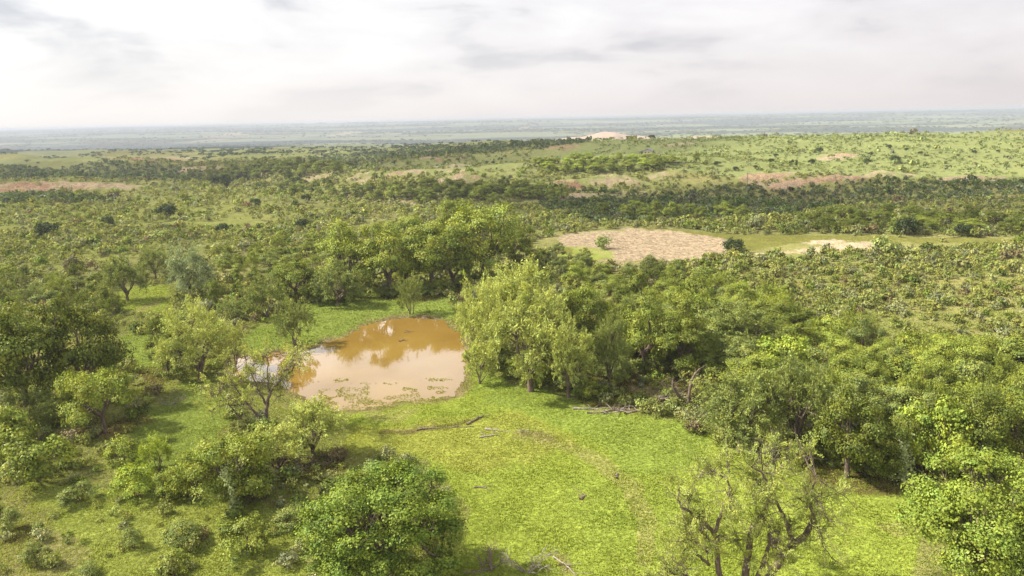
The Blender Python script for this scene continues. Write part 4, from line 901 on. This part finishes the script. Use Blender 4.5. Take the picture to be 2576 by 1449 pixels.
# ------------------------------------------------------------------ house on the hill
M_wall = mat_noise('stone_wall', (.46, .36, .31), (.58, .47, .41), 3); M_roof = mat_noise('metal_roof', (.05, .075, .085), (.08, .11, .12), .6, .5, .05)
M_glass = mat_noise('dark_glass', (.02, .02, .025), (.03, .03, .03), 2, .15, 0); M_white = mat_noise('white_paint', (.6, .6, .58), (.75, .75, .72), 4, .6, .02)
M_pole = mat_noise('pole_wood', (.10, .075, .055), (.18, .14, .10), 4, stretch=(1, 1, .2)); M_grey = mat_noise('zinc', (.45, .47, .48), (.6, .6, .6), 5, .5, .02)
def box(x0, x1, y0, y1, z0, z1):
    V = np.array([(x, y, z) for z in (z0, z1) for y in (y0, y1) for x in (x0, x1)], float)
    return V, np.array([(0, 2, 3, 1), (4, 5, 7, 6), (0, 1, 5, 4), (2, 6, 7, 3), (0, 4, 6, 2), (1, 3, 7, 5)])
def boxes(name, mat, lst):
    V = []; F = []; n_ = 0
    for b in lst:
        v, f = box(*b); V.append(v); F.append(f + n_); n_ += 8
    return mesh_np(name, np.concatenate(V), np.concatenate(F), None, [mat])
p, H, W = spot(1628, 387, 372, 34)
ppm = px_per_m(p); hw = 34 / ppm; sc_h = hw / 12.5
hs = thing('house', 'small stone house with a dark gabled roof on the hill', 'house', (p[0], p[1], p[2] - .2), -.28, None, (sc_h,) * 3)
me = bpy.data.meshes.new('wall'); g0 = 3.0; g1 = 4.6
me.from_pydata([(-4, 0, 0), (4, 0, 0), (4, 0, g0), (0, 0, g1), (-4, 0, g0), (-4, 13, 0), (4, 13, 0), (4, 13, g0), (0, 13, g1), (-4, 13, g0)], [], [(0, 1, 2, 3, 4), (5, 9, 8, 7, 6), (0, 4, 9, 5), (1, 6, 7, 2)])
me.materials.append(M_wall); obj('wall', me, hs)
me = bpy.data.meshes.new('roof'); o_ = .7; sl_ = (g1 - g0) / 4; zE = g0 - o_ * sl_
me.from_pydata([(-4 - o_, -.8, zE + .05), (0, -.8, g1 + .05), (4 + o_, -.8, zE + .05), (-4 - o_, 13.8, zE + .05), (0, 13.8, g1 + .05), (4 + o_, 13.8, zE + .05),
                (-4 - o_, -.8, zE + .3), (0, -.8, g1 + .3), (4 + o_, -.8, zE + .3), (-4 - o_, 13.8, zE + .3), (0, 13.8, g1 + .3), (4 + o_, 13.8, zE + .3)], [],
               [(6, 7, 10, 9), (7, 8, 11, 10), (0, 3, 4, 1), (1, 4, 5, 2), (0, 1, 7, 6), (1, 2, 8, 7), (3, 9, 10, 4), (4, 10, 11, 5), (0, 6, 9, 3), (2, 5, 11, 8)])
me.materials.append(M_roof); rf = obj('roof', me, hs)
for x_ in (-1.6, 1.5):
    fr = obj('window', boxes('window', M_white, [(x_ - .65, x_ + .65, -.06, .02, .9, 1.02), (x_ - .65, x_ + .65, -.06, .02, 2.3, 2.42), (x_ - .65, x_ - .53, -.06, .02, 1.02, 2.3), (x_ + .53, x_ + .65, -.06, .02, 1.02, 2.3)]), hs)
    obj('pane', boxes('pane', M_glass, [(x_ - .53, x_ + .53, -.03, .01, 1.02, 2.3)]), fr)
obj('porch_roof', boxes('porch_roof', M_roof, [(-7.6, -4.72, -.6, 12, 2.35, 2.5)]), hs)
for y_ in (-.3, 4, 8, 11.6): obj('post', boxes('post', M_pole, [(-7.4, -7.2, y_, y_ + .2, 0, 2.35)]), hs)
obj('door', boxes('door', M_log, [(-4.05, -3.98, 5, 6.1, 0.02, 2.1)]), hs)

def utility_pole(bx, by, ty, label, can=False, arm=True):
    p, H, _ = spot(bx, by, ty, 10); t = thing('utility_pole', label, 'utility pole', tuple(p), rz.uniform(-.3, .3)); wd = Wood()
    wd.add(np.array([(0, 0, -.3), (0, 0, H * .5), (0, 0, H)]), [.17, .14, .11], 8); obj('pole', wd.mesh('pole', M_pole), t)
    if arm:
        a = obj('crossarm', boxes('crossarm', M_pole, [(-1.1, 1.1, -.22, -.10, H - .75, H - .6)]), t)
        for x_ in (-.95, .0, .95):
            w2 = Wood(); w2.add(np.array([(x_, -.16, H - .6), (x_, -.16, H - .5), (x_, -.16, H - .4)]), [.04, .07, .03], 6); obj('insulator', w2.mesh('insulator', M_grey), a)
    if can:
        w2 = Wood(); w2.add(np.array([(.35, 0, H - 2.2), (.35, 0, H - 2.19), (.35, 0, H - 1.3), (.35, 0, H - 1.28)]), [.02, .26, .26, .02], 10); obj('transformer', w2.mesh('transformer', M_grey), t)
utility_pole(2113, 532, 463, 'tall thin utility pole in the dark brush on the right', arm=False)
utility_pole(1720, 450, 408, 'utility pole at the edge of the pale bank below the hill tree')
utility_pole(1656, 411, 382, 'utility pole with a pale transformer right of the house', can=True)
utility_pole(1879, 474, 432, 'utility pole between the pale banks and the dark brush')

# ------------------------------------------------------------------ quarry heap and far farm sheds in the valley
def crest_point(px, py, D):
    d = FWD + RIGHT * ((px - 1288) / FP) - UP * ((py - 724.5) / FP); d = d / math.hypot(d[0], d[1]); return CAM + d * D
M_spoil = mat_noise('spoil', (.24, .16, .11), (.38, .28, .21), .03, .95, .4)
# long low spoil heap: ridge line (x px, top py)
prof = [(1380, 362), (1400, 349), (1420, 347), (1470, 343), (1500, 335), (1520, 331), (1545, 333), (1570, 339), (1620, 342), (1650, 346), (1700, 349), (1740, 343), (1800, 342), (1830, 346), (1870, 362)]
V = []; rgq = np.random.default_rng(8); nS = 90; xs = np.linspace(1380, 1870, nS); tops = np.interp(xs, *zip(*prof))
for k, (a, t_) in enumerate(zip(xs, tops)):
    c = crest_point(a, t_, 2400.0); b0 = crest_point(a, t_, 2330.0); b1 = crest_point(a, t_, 2480.0); f0 = crest_point(a, t_, 2270.0)
    nz = (vnoise(np.array([k / 5.0]), np.array([.3]), 4)[0] - .5) * 2.5
    V += [(f0[0], f0[1], -62), (b0[0], b0[1], c[2] * .35 - 40 + nz * 2), ((b0[0] + c[0]) / 2, (b0[1] + c[1]) / 2, c[2] - 6 + nz), (c[0], c[1], c[2] + nz * .3), (b1[0], b1[1], -62)]
Fq = np.array([(i_ * 5 + j_, (i_ + 1) * 5 + j_, (i_ + 1) * 5 + j_ + 1, i_ * 5 + j_ + 1) for i_ in range(nS - 1) for j_ in range(4)])
sp_ = obj('spoil_heap', mesh_np('spoil_heap', np.array(V), Fq, None, [M_spoil], True)); tag(sp_, 'long pale pink spoil heap beyond the crest of the hill', 'spoil heap')

# ------------------------------------------------------------------ clouds overhead and to the left, high above the haze (they shade parts of the land)
def mat_cloud():
    mt, t = new_mat('cloud'); d = nd(t, 'ShaderNodeBsdfDiffuse'); d.inputs[0].default_value = (.85, .85, .87, 1); tr = nd(t, 'ShaderNodeBsdfTranslucent'); tr.inputs[0].default_value = (.85, .85, .87, 1)
    m1 = nd(t, 'ShaderNodeMixShader'); t.links.new(d.outputs[0], m1.inputs[1]); t.links.new(tr.outputs[0], m1.inputs[2])
    tp = nd(t, 'ShaderNodeBsdfTransparent'); m2 = nd(t, 'ShaderNodeMixShader'); m2.inputs[0].default_value = .72; t.links.new(m1.outputs[0], m2.inputs[1]); t.links.new(tp.outputs[0], m2.inputs[2])
    o = nd(t, 'ShaderNodeOutputMaterial'); t.links.new(m2.outputs[0], o.inputs[0]); return mt
M_cloud = mat_cloud()
def cloud(cx_, cy_c, sx, sy, seed, alt=620, szc=45):
    k = alt / SD[2]; ox, oy = cx_ + SD[0] * k, cy_c + SD[1] * k
    u, v = np.meshgrid(np.linspace(0, 2 * math.pi, 49)[:-1], np.linspace(.001, math.pi - .001, 25)); d = np.stack([np.cos(u) * np.sin(v), np.sin(u) * np.sin(v), np.cos(v)], -1).reshape(-1, 3)
    rad = .7 + .6 * fbm(d[:, 0] * 2.2 + seed, d[:, 1] * 2.2 + d[:, 2] * 1.5, seed, 4); V = d * rad[:, None] * np.array([sx, sy, szc]) + np.array([ox, oy, alt + 34]); n1 = 48
    i = np.arange(24)[:, None] * n1; j = np.arange(n1)[None]; F = np.stack([i + j, i + n1 + j, i + n1 + (j + 1) % n1, i + (j + 1) % n1], -1).reshape(-1, 4)
    o = obj('cloud', mesh_np('cloud', V, F, None, [M_cloud], True)); o['kind'] = 'structure'
cloud(130, 300, 190, 62, 1)        # brush band on the right
cloud(-60, 640, 230, 120, 2)       # dark ridge
cloud(-330, 620, 160, 90, 3)       # left upland
cloud(20, 330, 80, 45, 5)
cloud(110, 205, 70, 16, 6, 620, 25)

# ------------------------------------------------------------------ haze
v, f = box(-17500, 17500, -17500, 17500, -125, 40); me = mesh_np('haze', v, f)
mt, t = new_mat('haze'); pv = nd(t, 'ShaderNodeVolumePrincipled'); pv.inputs['Density'].default_value = .00016; pv.inputs['Color'].default_value = (.475, .515, .61, 1); pv.inputs['Anisotropy'].default_value = .1
o = nd(t, 'ShaderNodeOutputMaterial'); t.links.new(pv.outputs[0], o.inputs['Volume']); me.materials.append(mt)
hz = obj('haze', me); tag(hz, 'pale blue haze thickening over the far valley', 'haze', None, 'stuff')
print('objects', len(bpy.data.objects))
